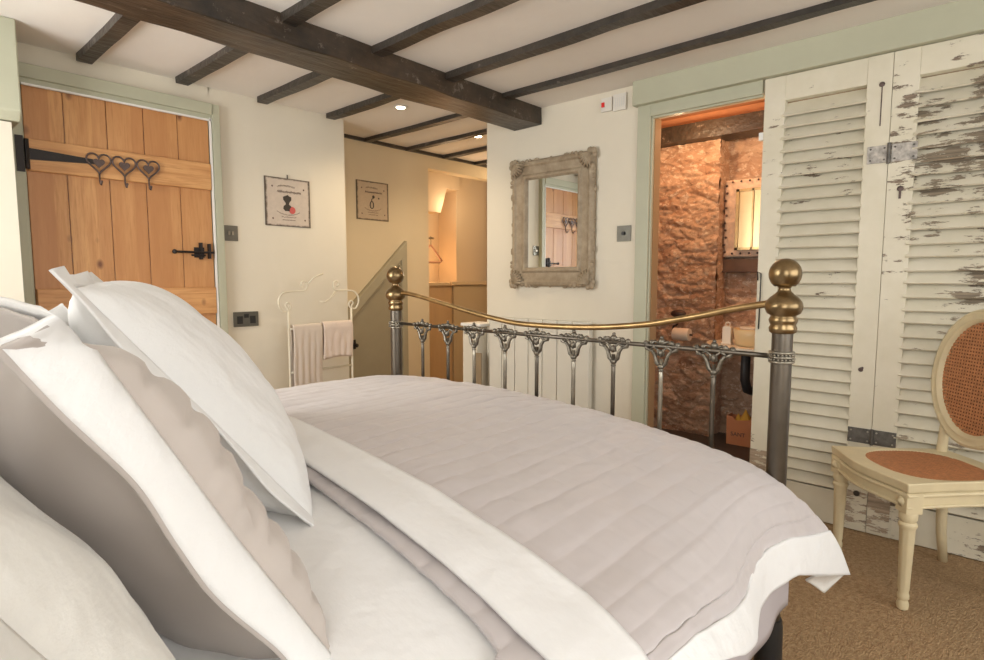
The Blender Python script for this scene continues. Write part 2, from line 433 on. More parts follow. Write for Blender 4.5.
# ---------- bathroom beyond the opening
def relief(axisfn, nu, nv, amp=.028, su=5.5, sv=12, seed=0):
    mb = MB()
    def f(u, v):
        U, V, place = axisfn(u, v)
        q = Vector((U * su + seed + .5 * noise.noise(Vector((U * 4, V * 4, seed))), V * sv + .8 * noise.noise(Vector((U * 5, V * 5, seed + 9))), seed))
        dd, _ = noise.voronoi(q)
        h = min(1, (dd[1] - dd[0]) * 2.2)
        h = max(0, h) ** .5 * .8 + .35 * noise.noise(q * 1.3) + .30 * noise.noise(Vector((U * 30, V * 45, seed))) + .28 * noise.noise(Vector((U * 55, V * 110, seed + 2)))
        return place(amp * h)
    mb.grid(nu, nv, f); return mb
pierf = relief(lambda u, v: (2.3 * 0 + 1.352 + u * .9, v * 1.94, lambda h: (3.60 - h, 1.352 + u * .9, v * 1.94)), 130, 260)
pierf.add(relief(lambda u, v: (u * .7, v * 1.94, lambda h: (3.60 + u * .7, 1.352 - h * .6 + .01, v * 1.94)), 50, 150, seed=5).v, relief(lambda u, v: (u, v, lambda h: (0, 0, 0)), 50, 150).f)
st = struct('wall_stone', pierf, M['stone'], smooth=True)
struct('wall_stone_back', relief(lambda u, v: (u * 1.95 - .45, v * 2.1, lambda h: (3.76 - h, -.45 + u * 1.95, v * 2.1)), 200, 190, .035, seed=3), M['stone'], smooth=True)
struct('wall_bathroom', MB().box(2.97, 4.5, -.55, -.45, 0, CZ).box(3.68, 4.5, 1.40, 2.45, 0, 1.93).box(3.80, 3.9, -.45, 2.45, 0, CZ).box(2.97, 4.4, 2.40, 2.45, 0, CZ).box(3.62, 3.80, -.45, 2.42, 2.03, CZ), M['terracotta'])
struct('ceiling_bathroom', MB().box(2.97, 4.4, -.45, 2.42, CZ - .012, CZ - .001), M['terracotta'])
struct('trim_%d' % n, timber(3.50, 3.68, -.44, 2.42, 1.942, 2.04, 'y', .006, 5, 40), M['joist'], smooth=True, angle=40); n += 1
# timber lintel in stone under the bathroom mirror
struct('trim_%d' % n, MB().box(3.67, 3.76, -.44, 1.37, 1.135, 1.215), plain('old_ledge', (.12, .07, .045), .7, var=.2), bevel=.004); n += 1

# bathroom mirror with plaster surround
bm_ = thing('bathroom_mirror', 'gold lit mirror in rough pale surround on bathroom stone wall', 'mirror', (3.73, 1.10, 1.225))
fm = MB()
def pf(u, v):
    y = .80 + u * .555; z = 1.225 + v * .48
    e = min(u, 1 - u, v, 1 - v)
    return (3.675 - .010 * noise.noise(Vector((y * 22, z * 22, 1))) + (.05 if e < .001 else 0), y + .006 * noise.noise(Vector((y * 20, z * 20, 7))), z)
fm.grid(60, 56, pf)
part('surround', fm, plain('rough_plaster', (.72, .54, .40), .9, var=.2, scale=30, bmp=.6, bscale=30, bdist=.01), bm_, smooth=True)
for k in range(10): part('stud', MB().ball((3.664, 1.335 + .005 * math.sin(k * 2.1), 1.26 + .045 * k), .008, 8), M['rust'], bm_)
for k in range(4):
    part('stud', MB().ball((3.664, 1.30 - .05 * k, 1.685), .007, 8), M['rust'], bm_); part('stud', MB().ball((3.664, 1.29 - .05 * k, 1.25), .007, 8), M['rust'], bm_)
part('glass', MB().box(3.645, 3.655, .95, 1.255, 1.285, 1.62), M['gold'], bm_)
fr = MB()
for y0, y1, z0, z1 in ((1.25, 1.268, 1.27, 1.635), (.95, 1.268, 1.62, 1.635), (.95, 1.268, 1.27, 1.285), (1.165, 1.175, 1.27, 1.635)): fr.box(3.637, 3.668, y0, y1, z0, z1)
part('frame', fr, M['brass'], bm_)

ct = thing('vanity_counter', 'pale stone counter against the bathroom stone wall', 'counter', (3.5, 1.0, 0))
part('worktop', MB().prism([(3.25, .55), (3.25, 1.17), (3.33, 1.28), (3.45, 1.35), (3.56, 1.37), (3.57, 1.345), (3.70, 1.34), (3.70, .55)], .690, .715, lambda u, v, w: (u, v, w)), M['pale'], ct, bevel=.004)
part('bracket', MB().box(3.40, 3.70, 1.02, 1.05, .63, .69).box(3.67, 3.70, 1.02, 1.05, .35, .69), M['dark_mid'], ct)
part('waste_pipe', MB().tube([(3.50, 1.13, .69), (3.50, 1.13, .50), (3.53, 1.125, .44), (3.60, 1.12, .42), (3.70, 1.11, .42)], .027, 12), M['dark_mid'], ct, label='dark waste pipe under the counter', smooth=True)
bs = thing('countertop_basin', 'round cream basin on the bathroom counter', 'basin', (3.42, 1.06, .715))
part('bowl', MB().lathe([(.085, 0), (.100, .008), (.110, .06), (.114, .095), (.106, .098), (.10, .06), (.08, .02), (.0, .015)], (3.42, 1.06, .715), 32), plain('cream_ceramic', (.80, .62, .34), .35), bs, smooth=True)
part('rim_lid', MB().lathe([(.058, .0), (.06, .012), (.056, .016)], (3.40, 1.075, .808), 24), M['pale'], bs, smooth=True)
bo = thing('soap_bottle', 'slim white bottle standing beside the cream basin', 'bottle', (3.42, 1.22, .715))
part('body', MB().prism([(-.025, 0), (.025, 0), (.025, .095), (.016, .106), (-.016, .106), (-.025, .095)], -.018, .018, lambda u, v, w: (3.42 + w, 1.212 + u, .715 + v)).box(3.395, 3.445, 1.182, 1.242, .715, .724), M['pale'], bo, bevel=.003)
part('ring_top', MB().tube([(3.42, 1.212 + .013 * math.cos(t * .7854), .830 + .013 * math.sin(t * .7854)) for t in range(8)], .004, 8, True), M['pale'], bo, smooth=True)
tr_ = thing('toilet_roll', 'white paper roll held on stone pier behind bed rail', 'toilet roll', (3.52, 1.53, .73))
rolM = Matrix.Rotation(R(90), 4, 'X')
part('paper', MB().lathe([(.016, -.052), (.038, -.052), (.040, -.048), (.040, .048), (.038, .052), (.016, .052)], (3.50, 1.525, .745), 24, rolM), M['roll'], tr_, smooth=True, angle=40)
part('holder', MB().tube([(3.60, 1.595, .80), (3.53, 1.595, .79), (3.50, 1.59, .745), (3.50, 1.455, .745)], .006, 8), M['dark_mid'], tr_, smooth=True)
single('soap_hole', MB().lathe([(.0, 0), (.04, 0), (.050, .012), (.048, .03), (.0, .034)], (3.575, 1.575, .872), 24, Matrix.Rotation(R(-90), 4, 'Y') @ Matrix.Diagonal((.5, 1.0, 1, 1))), M['rust'], 'small dark oval dish shade painted on stone pier above paper roll', 'niche', (3.575, 1.575, .872), smooth=True)  # solid dark oval stands in for the shaded soap hole in the stone

bag = thing('paper_bag', 'orange paper gift bag on floor inside bathroom', 'bag', (3.50, 1.15, .098))
pb = MB()
pb.prism([(-.075, 0), (.075, 0), (.078, .175), (.045, .17), (.02, .150), (-.03, .157), (-.055, .163), (-.075, .185)][::-1], 3.50, 3.502, lambda u, v, w: (w, 1.15 + u, v + .10))
pb.box(3.502, 3.59, 1.075, 1.077, .10, .275).box(3.502, 3.59, 1.223, 1.225, .10, .275).box(3.59, 3.592, 1.075, 1.225, .10, .265).box(3.50, 3.592, 1.075, 1.225, .099, .101)
part('body', pb, M['bag'], bag)
def tissue(cx, cy, r, h):
    tp = MB(); pts = []
    for i in range(9):
        an = i / 8 * 2 * math.pi; pts.append((cx + r * math.cos(an), cy + r * math.sin(an), .24))
    tp.add(pts[:-1] + [(cx + .01, cy + .005, .24 + h)], [(i, (i + 1) % 8, 8) for i in range(8)])
    part('tissue', tp, M['yellow'], bag, label='yellow tissue sticking out')
tissue(3.545, 1.13, .04, .075); tissue(3.54, 1.17, .025, .045)
def text_part(name, txt, parent, size, loc, rot, mat, ext=.0008):
    cu = bpy.data.curves.new(name, 'FONT'); cu.body = txt; cu.size = size; cu.extrude = ext; cu.align_x = 'CENTER'; cu.align_y = 'CENTER'
    o = bpy.data.objects.new(name, cu); C.objects.link(o)
    dg = bpy.context.evaluated_depsgraph_get(); me = bpy.data.meshes.new_from_object(o.evaluated_get(dg))
    bpy.data.objects.remove(o)
    me.transform(Matrix.Translation(Vector(loc) - ORG[parent][0]) @ Matrix.Rotation(rot, 4, 'Z') @ Matrix.Rotation(R(90), 4, 'X'))
    me.materials.clear(); me.materials.append(mat)
    ob = bpy.data.objects.new(name, me); C.objects.link(ob); ob.parent = parent; return ob
text_part('lettering', 'SANT', bag, .034, (3.499, 1.158, .165), R(-90), M['ink'])

# ---------- alcove beyond
tri = struct('door_2', MB().prism([(2.24, 0), (3.006, 0), (3.006, 1.396), (2.24, .68)], 3.625, 3.64, lambda u, v, w: (u, w, v)), M['olive'])
part('trim_strip', MB().prism([(3.006, 1.396), (2.24, .68), (2.24, .58), (2.95, 1.245), (2.95, 0), (3.006, 0)], 3.600, 3.628, lambda u, v, w: (u, w, v)), M['olive_trim'], tri, bevel=.006)
part('moulding', MB().prism([(2.952, 1.243), (2.24, .577), (2.24, .555), (2.935, 1.205), (2.935, 0), (2.952, 0)], 3.612, 3.628, lambda u, v, w: (u, w, v)), M['olive'], tri, bevel=.003)
part('door_handle', MB().ball((2.50, 3.59, .60), .016, 10).tube([(2.50, 3.63, .60), (2.50, 3.59, .60)], .007).box(2.485, 2.515, 3.622, 3.628, .57, .64), M['iron'], tri)
struct('wall_recess', MB().box(3.27, 3.95, 4.25, 4.3, 0, CZ).box(3.95, 4.6, 4.0, 4.3, 0, CZ).box(3.17, 3.27, 3.74, 4.3, 0, CZ).prism([(3.27, 1.70), (3.27, 2.12), (3.95, 2.12), (3.95, 1.93), (3.78, 1.93), (3.70, 1.70)], 3.95, 4.25, lambda u, v, w: (u, w, v)), M['recess'])
lc = thing('low_cupboard', 'tan boarded low cupboard with ledge inside lit recess', 'cupboard', (3.8, 3.95, 0))
part('body', MB().box(3.28, 3.79, 3.90, 4.24, 0, 1.03), M['tan_wood'], lc)
part('door', MB().box(3.795, 4.3, 3.88, 3.99, 0, 1.03), plain('beige_panel', (.50, .38, .23), .6), lc, label='paler beige right panel')
part('ledge', MB().box(3.28, 3.75, 3.88, 4.24, 1.03, 1.06).box(3.75, 4.3, 3.86, 3.99, 1.035, 1.065), plain('ledge_wood', (.62, .46, .28), .5), lc, bevel=.003)
hg = thing('coat_hanger', 'wooden coat hanger hanging inside lit recess', 'hanger', (3.56, 3.80, 1.50))
hp = MB(); hp.tube([(3.30, 3.80, 1.25), (3.43, 3.80, 1.385), (3.445, 3.80, 1.385), (3.57, 3.80, 1.25), (3.55, 3.80, 1.238), (3.32, 3.80, 1.238), (3.30, 3.80, 1.25)], .009, 8)
part('shoulders', hp, plain('peach_wood', (.75, .40, .25), .5), hg, smooth=True)
part('hook', MB().tube([(3.44, 3.80, 1.385), (3.44, 3.80, 1.43), (3.44, 3.815, 1.445), (3.44, 3.80, 1.462), (3.44, 3.787, 1.45)], .0035, 8), M['pewter_light'], hg, smooth=True)
struct('trim_%d' % n, MB().tube([(3.27, 3.80, 1.448), (3.47, 3.80, 1.448)], .010, 10), M['tan_dark'], smooth=True).location = (0, 0, .0); n += 1
struct('wall_stub', MB().box(2.80, 2.95, 2.642, 2.775, 0, .775), M['wall'])
struct('trim_%d' % n, MB().box(2.785, 2.97, 2.60, 2.785, .775, .795), M['white_gloss'], bevel=.003); n += 1
struct('trim_%d' % n, MB().box(2.792, 2.80, 2.60, 2.655, .2, .60), M['tan_dark']); n += 1

# downlights
def downlight(x, y, label):
    t = thing('downlight', label, 'ceiling light', (x, y, CZ - .003), group='recessed ceiling downlights')
    part('bezel', MB().lathe([(.028, .002), (.043, .002), (.043, -.003), (.036, -.006), (.028, -.003)], (x, y, CZ - .003), 24), M['white_gloss'], t, smooth=True)
    part('lamp', MB().lathe([(0, -.006), (.026, -.0055), (.026, -.003), (0, -.003)], (x, y, CZ - .003), 20), M['glow'], t, label='glowing lamp')
    l = bpy.data.lights.new('downlight_bulb', 'SPOT'); l.energy = 22; l.color = (1, .78, .52); l.spot_size = R(150); l.spot_blend = 1; l.shadow_soft_size = .04
    lo = bpy.data.objects.new('downlight_bulb', l); C.objects.link(lo); lo.location = (x, y, CZ - .03)
downlight(2.30, 2.80, 'small glowing round downlight in alcove ceiling nearer the door wall')
downlight(3.13, 2.94, 'small glowing round downlight in alcove ceiling near mirror wall')

# ------------------------------------------------------------------ door 1 and frame
DY = 3.285
dr = MB()
xs = [.566, .715, .885, 1.045, 1.205, 1.364]
for i in range(5): dr.box(xs[i] + .0015, xs[i + 1] - .0015, DY, DY + .03, .01, 1.952)
door = struct('door_1', dr, M['oak'], bevel=.0025)
rl = MB()
for z0, z1 in ((1.575, 1.715), (.905, 1.05), (.18, .33)): rl.box(.57, 1.36, DY - .022, DY, z0, z1)
part('ledge', rl, M['oak_rail'], door, bevel=.004)
part('hinge', MB().prism([(.575, 1.672), (.575, 1.622), (.84, 1.638), (.855, 1.647), (.84, 1.656)], DY - .030, DY - .0225, lambda u, v, w: (u, w, v)), M['iron'], door, label='long black strap hinge')
part('hinge_plate', MB().box(.528, .556, 3.248, 3.256, 1.565, 1.72).tube([(.568, 3.258, 1.58), (.568, 3.258, 1.71)], .009), M['iron'], door, label='black hinge plate on the frame')
hs = MB()
for z in (.36, .30): pass
part('door_handle', MB().tube([(1.155, 3.262, 1.238), (1.355, 3.262, 1.238)], .006).ball((1.155, 3.262, 1.238), .013, 10).box(1.285, 1.298, 3.262, 3.284, 1.20, 1.29).box(1.33, 1.338, 3.255, 3.284, 1.205, 1.285)
     .tube([(1.245, 3.28, 1.222), (1.27, 3.262, 1.222), (1.31, 3.262, 1.222)], .005).box(1.26, 1.31, 3.275, 3.285, 1.21, 1.265), M['iron'], door, label='black iron thumb latch', smooth=False)
fr = MB()
fr.box(.47, .555, 3.255, 3.31, 0, 2.035).box(1.376, 1.418, 3.262, 3.31, 0, 2.035).box(.555, 1.376, 3.255, 3.31, 1.975, 2.035)
fr.box(.551, .563, 3.268, 3.33, 0, 1.975).box(1.367, 1.379, 3.268, 3.33, 0, 1.975).box(.555, 1.376, 3.268, 3.33, 1.948, 1.978)
part('door_frame', fr, M['sage'], door, label='sage green painted door frame', bevel=.004)
part('frame_bead', MB().box(.565, 1.372, 3.262, 3.275, 1.943, 1.952).box(1.362, 1.370, 3.262, 3.275, .0, 1.96), M['white_gloss'], door)

# heart hook rack hanging on the door
hr = thing('heart_hook_rack', 'brown iron rack of three hearts with hooks on oak door', 'hook rack', (.95, 3.25, 1.60))
def heart(t, s):
    x = 16 * math.sin(t) ** 3; z = 13 * math.cos(t) - 5 * math.cos(2 * t) - 2 * math.cos(3 * t) - math.cos(4 * t)
    return x / 16 * s, (z + 2) / 16 * s
for i, (hx, hz) in enumerate(((.836, 1.640), (.942, 1.640), (1.048, 1.640))):
    w = MB().tube([(hx + heart(k / 36 * 2 * math.pi, .050)[0], 3.252, hz + heart(k / 36 * 2 * math.pi, .052)[1]) for k in range(36)], .0042, 8, True)
    h_ = part('heart_outline', w, M['rust'], hr, smooth=True)
    part('small_heart', MB().prism([(hx + heart(k / 28 * 2 * math.pi, .024)[0], hz + heart(k / 28 * 2 * math.pi, .024)[1]) for k in range(28)][::-1], 3.248, 3.253, lambda u, v, q: (u, q, v)).tube([(hx, 3.252, hz + .015), (hx, 3.252, hz + .035)], .003), M['rust'], h_, bevel=.001)
    part('hook', MB().tube([(hx, 3.254, hz - .045), (hx, 3.252, hz - .075), (hx, 3.246, hz - .095), (hx, 3.232, hz - .100), (hx, 3.224, hz - .088)], .004, 8).ball((hx, 3.224, hz - .086), .006, 8), M['rust'], hr, smooth=True)

# ------------------------------------------------------------------ switches and sockets
sw = thing('light_switch', 'square pewter light switch beside the oak door frame', 'light switch', (1.49, Y1, 1.352))
part('plate', MB().box(1.421, 1.507, 3.293, 3.3, 1.309, 1.395), M['switch'], sw, bevel=.002)
part('rocker', MB().box(1.448, 1.460, 3.285, 3.293, 1.342, 1.362), M['pewter_light'], sw)
part('rocker', MB().box(1.468, 1.480, 3.285, 3.293, 1.342, 1.362), M['pewter_light'], sw)
# shift so plate sits right of the frame
so = thing('double_socket', 'pewter double plug socket low on wall by oak door', 'socket', (1.535, Y1, .862))
part('plate', MB().box(1.463, 1.609, 3.292, 3.3, .819, .905), M['switch'], so, bevel=.002)
for cx in (1.498, 1.574):
    sk = MB(); sk.box(cx - .004, cx + .004, 3.290, 3.293, .862, .876).box(cx - .014, cx - .006, 3.290, 3.293, .840, .848).box(cx + .006, cx + .014, 3.290, 3.293, .840, .848).box(cx - .017, cx + .017, 3.2912, 3.293, .836, .880)
    part('socket_outlet', sk, M['black'], so)
part('usb_outlet', MB().box(1.523, 1.549, 3.288, 3.293, .870, .892), M['black'], so)
s2 = thing('dimmer_switch', 'square pewter dimmer switch between mirror and bathroom opening', 'light switch', (X2, 1.605, 1.345))
part('plate', MB().box(2.883, 2.89, 1.562, 1.648, 1.302, 1.388), M['switch'], s2, bevel=.002)
part('knob', MB().lathe([(.0, 0), (.011, 0), (.010, .012), (0, .012)], (2.883, 1.605, 1.345), 16, Matrix.Rotation(R(-90), 4, 'Y')), M['black'], s2)
fa = thing('alarm_box', 'white wall box with red light high beside the lintel', 'alarm', (X2, 1.69, 2.06))
part('case', MB().box(2.872, 2.89, 1.603, 1.682, 2.012, 2.100), M['box_white'], fa, bevel=.003)
part('sounder_case', MB().box(2.874, 2.89, 1.690, 1.758, 2.02, 2.095), M['box_white'], fa, bevel=.003)
part('indicator_light', MB().box(2.868, 2.874, 1.735, 1.752, 2.045, 2.070), M['red'], fa, label='small red indicator')
GS = plain('grey_slots', (.66, .65, .62), .5)
for k in range(5): part('vent_slot', MB().box(2.8705, 2.872, 1.615 + k * .012, 1.618 + k * .012, 2.03, 2.08), GS, fa)

# ------------------------------------------------------------------ tin signs
def squiggle(mb, x0, x1, z, y, h, wob_=.0, th=.0012, curve=0):
    k = 0; x = x0
    rnd = random.Random(int(x0 * 1000 + z * 777))
    pts = []
    nn = int((x1 - x0) / .004)
    for i in range(nn + 1):
        t = i / nn; pts.append((x0 + (x1 - x0) * t, y, z + curve * (1 - (2 * t - 1) ** 2) + (h / 2 if i % 2 else -h / 2) * rnd.uniform(.4, 1)))
    mb.tube(pts, th, 4)
def tin_sign(name, label, cx, cz, y, kind):
    t = thing(name, label, 'sign', (cx, y, cz))
    part('plate', MB().box(cx - .148, cx + .148, y - .006, y - .001, cz - .144, cz + .144), M['sign'] if kind == 0 else M['sign_alcove_lit'], t, bevel=.002)
    yy = y - .0065
    for q_ in range(5):
      ln = MB()
      if q_ == 0: squiggle(ln, cx - .065, cx + .045, cz + .092, yy, .014, curve=.006)
      if q_ == 1: squiggle(ln, cx - .07, cx + .085, cz + .062, yy, .016, th=.0018)
      if q_ == 2: squiggle(ln, cx - .075, cx + .075, cz - .055, yy, .006, curve=-.02)
      if q_ == 3: squiggle(ln, cx - .045, cx + .05, cz - .088, yy, .006)
      if q_ == 4: squiggle(ln, cx - .04, cx + .045, cz - .105, yy, .005)
      part('lettering', ln, M['ink'], t)
    for dx, dz in ((-.10, .09), (.105, .085), (-.10, -.10), (.11, -.10)): part('corner_spot', MB().ball((cx + dx, yy + .001, cz + dz), .007, 8, (1, .15, 1)), M['ink'], t)
    pic = MB()
    if kind == 0:
        prof = [(.004, .045), (.012, .038), (.027, .032), (.026, .015), (.012, -.002), (.010, -.012), (.024, -.022), (.027, -.038), (.015, -.052), (0, -.052)]
        out = [(x, z) for x, z in prof] + [(-x, z) for x, z in prof[::-1]]
        pic.prism([(cx - .006 + x, cz + z) for x, z in out[:-1]], yy - .001, yy + .001, lambda u, v, w: (u, w, v))
        part('picture', pic, M['ink_dark'], t, label='dark ornate figure')
        part('rose', MB().ball((cx + .025, yy, cz - .045), .022, 14, (1, .08, 1)), M['pink'], t, label='red rose')
        part('hanging_hook', MB().tube([(cx, y - .004, cz + .144), (cx, y - .004, cz + .165)], .003), M['iron'], t)
    else:
        pts = [(math.cos(a_) * .016, -.035 + math.sin(a_) * (.022 if math.sin(a_) < 0 else .030)) for a_ in [k / 20 * 2 * math.pi for k in range(20)]]
        pic.tube([(cx - .01 + x, yy, cz + z) for x, z in pts], .004, 6, True)
        pic.tube([(cx - .01, yy, cz - .005), (cx - .01, yy, cz + .012), (cx + .005, yy, cz + .02)], .0035, 6)
        pic.ball((cx + .006, yy, cz + .03), .012, 10, (1, .12, 1))
        part('drawn_dot', MB().ball((cx + .055, yy, cz + .022), .007, 8, (1, .12, 1)), M['ink_dark'], t)
        part('picture', pic, M['ink_dark'], t, label='dark scent bottle drawing')
tin_sign('tin_sign', 'square rusty-edged tin sign with red rose, beside oak door', 1.822, 1.556, Y1, 0)
tin_sign('tin_sign', 'square tin sign with scent bottle on the alcove wall', 2.703, 1.682, 3.64, 1)

# ------------------------------------------------------------------ wall mirror
mr = thing('ornate_mirror', 'limed wood baroque mirror hanging on white wall', 'mirror', (X2, 2.10, 1.44))
y0, y1, z0, z1 = 1.785, 2.395, 1.048, 1.824
prof = [(0, .0), (.0, .018), (.012, .030), (.030, .034), (.040, .024), (.085, .020), (.095, .030), (.108, .030), (.118, .012), (.118, .0)]  # inward offset, height
fmb = MB(); nP = len(prof)
vs = []
for cy, cz_, sy, sz in ((y0, z0, 1, 1), (y1, z0, -1, 1), (y1, z1, -1, -1), (y0, z1, 1, -1)):
    for u, h in prof: vs.append((X2 - .004 - h, cy + sy * u, cz_ + sz * u))
fs = [(c * nP + i, c * nP + (i + 1) % nP, ((c + 1) % 4) * nP + (i + 1) % nP, ((c + 1) % 4) * nP + i) for c in range(4) for i in range(nP)]
fmb.add(vs, fs); part('frame', fmb, M['limed'], mr, bevel=.003)
part('glass', MB().box(X2 - .012, X2 - .008, y0 + .115, y1 - .115, z0 + .115, z1 - .115), M['mirror'], mr)
for cy, cz_, sy, sz in ((y0, z0, 1, 1), (y1, z0, -1, 1), (y1, z1, -1, -1), (y0, z1, 1, -1)):
    o_ = MB(); X_ = X2 - .032
    def L(u, v, r, sc=(.5, 1, 1)): o_.ball((X_, cy + sy * u, cz_ + sz * v), r, 10, sc)
    L(.045, .045, .042, (.35, 1, 1)); L(.008, .008, .022); L(.03, .0, .018); L(0, .03, .018); L(.09, .018, .022); L(.018, .09, .022)
    L(.125, .006, .014); L(.006, .125, .014); L(.15, .002, .010); L(.002, .15, .010)
    for k in range(7):
        an = k / 6 * math.pi / 2
        o_.tube([(X_ - .012, cy + sy * (.02 + .0 * k), cz_ + sz * .02), (X_ - .02, cy + sy * (.02 + .055 * math.cos(an)), cz_ + sz * (.02 + .055 * math.sin(an))), (X_ - .004, cy + sy * (.02 + .085 * math.cos(an)), cz_ + sz * (.02 + .085 * math.sin(an)))], [.005, .009, .004], 6)
    part('corner_scroll', o_, M['limed'], mr, smooth=True)
for k in range(5):
    for s_ in (y0 - .002, y1 + .002): part('edge_carving', MB().ball((X2 - .02, s_, z0 + .22 + k * .085 + (.02 if k % 2 else 0)), .014 if k in (0, 4) else .007, 8, (.6, .7, 1.6)), M['limed'], mr, smooth=True)
for k in range(3):
    for s_ in (z0 - .002, z1 + .002): part('edge_carving', MB().ball((X2 - .02, y0 + .20 + k * .11, s_), .012 if k != 1 else .006, 8, (.6, 1.6, .7)), M['limed'], mr, smooth=True)

# ------------------------------------------------------------------ radiator
ra = thing('radiator', 'flat white panel radiator low on wall behind footboard', 'radiator', (2.85, 2.05, .1))
rp = MB()
ys = [1.78, 1.90, 2.01, 2.12, 2.23, 2.34, 2.45, 2.56]
for a_, b_ in zip(ys[:-1], ys[1:]): rp.box(2.828, 2.86, a_ + .0025, b_ - .0025, .14, .845)
rp.box(2.842, 2.862, 1.78, 2.56, .145, .84)
part('panel', rp, M['rad'], ra, bevel=.004)
part('bracket', MB().box(2.862, 2.889, 1.9, 1.93, .2, .8), M['rad'], ra)
part('bracket', MB().box(2.862, 2.889, 2.4, 2.43, .2, .8), M['rad'], ra)
part('valve', MB().tube([(2.85, 1.75, 0), (2.85, 1.75, .15), (2.85, 1.785, .17)], .009).lathe([(.0, 0), (.018, 0), (.02, .05), (0, .055)], (2.85, 1.75, .15), 14), M['white_gloss'], ra, smooth=True, angle=40)

# ------------------------------------------------------------------ shutters
def shutter(label, ya, yb, mats, wear_foot, open_edge=False):
    """ya>yb ; ya is left side in photo"""
    zt, zb = 2.004, .004; xf, xb = 2.866, 2.912
    t = thing('louvred_shutter', label, 'shutter', (2.88, (ya + yb) / 2, 0), group=None)
    sw_ = .088
    f_ = MB()
    f_.box(xf, xb, ya - sw_, ya, zb, zt).box(xf, xb, yb, yb + sw_, zb, zt)
    f_.box(xf + .002, xb - .002, yb + sw_, ya - sw_, 1.895, zt).box(xf + .002, xb - .002, yb + sw_, ya - sw_, zb, .16)
    part('frame', f_, mats[0], t, bevel=.002)
    # thin bead down each stile
    lv = MB(); z = .185; k = 0; rnd = random.Random(int(ya * 100) + 7)
    while z < 1.89:
        dz = rnd.uniform(-.003, .003); tl = rnd.uniform(-.003, .003)
        pr = [(xf - .001, z + dz - .020), (xf - .008, z + dz - .015), (xb - .004, z + dz + .048), (xb + .002, z + dz + .043)]
        n0 = len(lv.v)
        Y0, Y1_ = yb + sw_ - .004, ya - sw_ + .010
        lv.add([(u, Y0, v) for u, v in pr] + [(u, Y1_, v + tl) for u, v in pr], [(3, 2, 1, 0), (4, 5, 6, 7), (0, 1, 5, 4), (1, 2, 6, 5), (2, 3, 7, 6), (3, 0, 4, 7)])
        z += .0535; k += 1
    part('louvres', lv, mats[1], t)
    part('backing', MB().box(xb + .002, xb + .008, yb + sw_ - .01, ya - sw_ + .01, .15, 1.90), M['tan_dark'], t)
    part('foot_block', MB().box(xf - .006, xf, yb, yb + .080, .02, .28), wear_foot, t, label='bare worn timber foot', bevel=.002)
    part('foot_block', MB().box(xf - .006, xf, ya - .080, ya, .02, .28), wear_foot, t, label='bare worn timber foot', bevel=.002)
    return t
s1 = shutter('cream louvred shutter overlapping bathroom opening, only lightly chipped', .888, .400, (M['flake_a'], M['flake_a']), M['flake_c'])
s2_ = shutter('cream louvred shutter behind cane chair, paint heavily flaked', .3985, -.10, (M['flake_stile'], M['flake_b']), M['flake_c'])
s3_ = shutter('cream louvred shutter at the right edge, mostly out of frame', -.106, -.60, (M['flake_stile'], M['flake_b']), M['flake_c'])
def hinge(par, za, zb_, ya, yb, mat, lab):
    h_ = part('hinge', MB().box(2.861, 2.866, yb, ya, za, zb_), mat, par, label=lab, bevel=.001)
    for yy in (ya - .012, yb + .012):
        for zz in (za + .012, zb_ - .012): part('screw', MB().ball((2.8605, yy, zz), .004, 8, (.5, 1, 1)), M['hinge'] if mat is M['hinge_pale'] else M['pewter_light'], h_)
hinge(s1, 1.570, 1.640, .473, .401, M['hinge_pale'], 'worn grey hinge leaf, upper')
hinge(s2_, 1.570, 1.640, .389, .303, M['hinge_pale'], 'worn grey hinge leaf, upper')
hinge(s1, .394, .458, .486, .401, M['hinge'], 'dark steel hinge leaf, lower')
hinge(s2_, .394, .458, .393, .312, M['hinge'], 'dark steel hinge leaf, lower')
part('hinge_knuckle', MB().tube([(2.857, .397, 1.564), (2.857, .397, 1.646)], .007), M['hinge'], s1)
part('hinge_knuckle', MB().tube([(2.859, .397, .392), (2.859, .397, .460)], .006), M['hinge'], s1)
ky = MB().ball((2.865, .352, 1.46), .012, 8, (.3, 1, 1)).box(2.862, 2.867, .348, .356, 1.42, 1.46)
part('keyhole', ky, M['rust'], s2_, label='rusty keyhole')
part('bolt_mark', MB().ball((2.865, .435, 1.885), .011, 8, (.5, 1, 1)).box(2.8645, 2.866, .432, .436, 1.72, 1.88), M['rust'], s1, label='rusty bolt hole')
part('hook_eye', MB().tube([(2.862, .872, .86), (2.854, .868, 1.02), (2.854, .868, 1.12), (2.854, .884, 1.13), (2.862, .884, 1.09)], .003, 6), M['iron'], s1, smooth=True, label='small iron hook catch')
part('knot_hole', MB().ball((2.8595, .44, .17), .013, 10, (.3, 1, 1)), M['ink_dark'], s1)
part('knot_hole', MB().ball((2.8655, .452, .71), .010, 8, (.4, 1, 1)).ball((2.8655, .446, .718), .005, 8, (.4, 1, 1)), M['rust'], s1)
part('edge_catch', MB().box(2.87, 2.89, .888, .908, 1.735, 1.77), M['white_gloss'], s1)

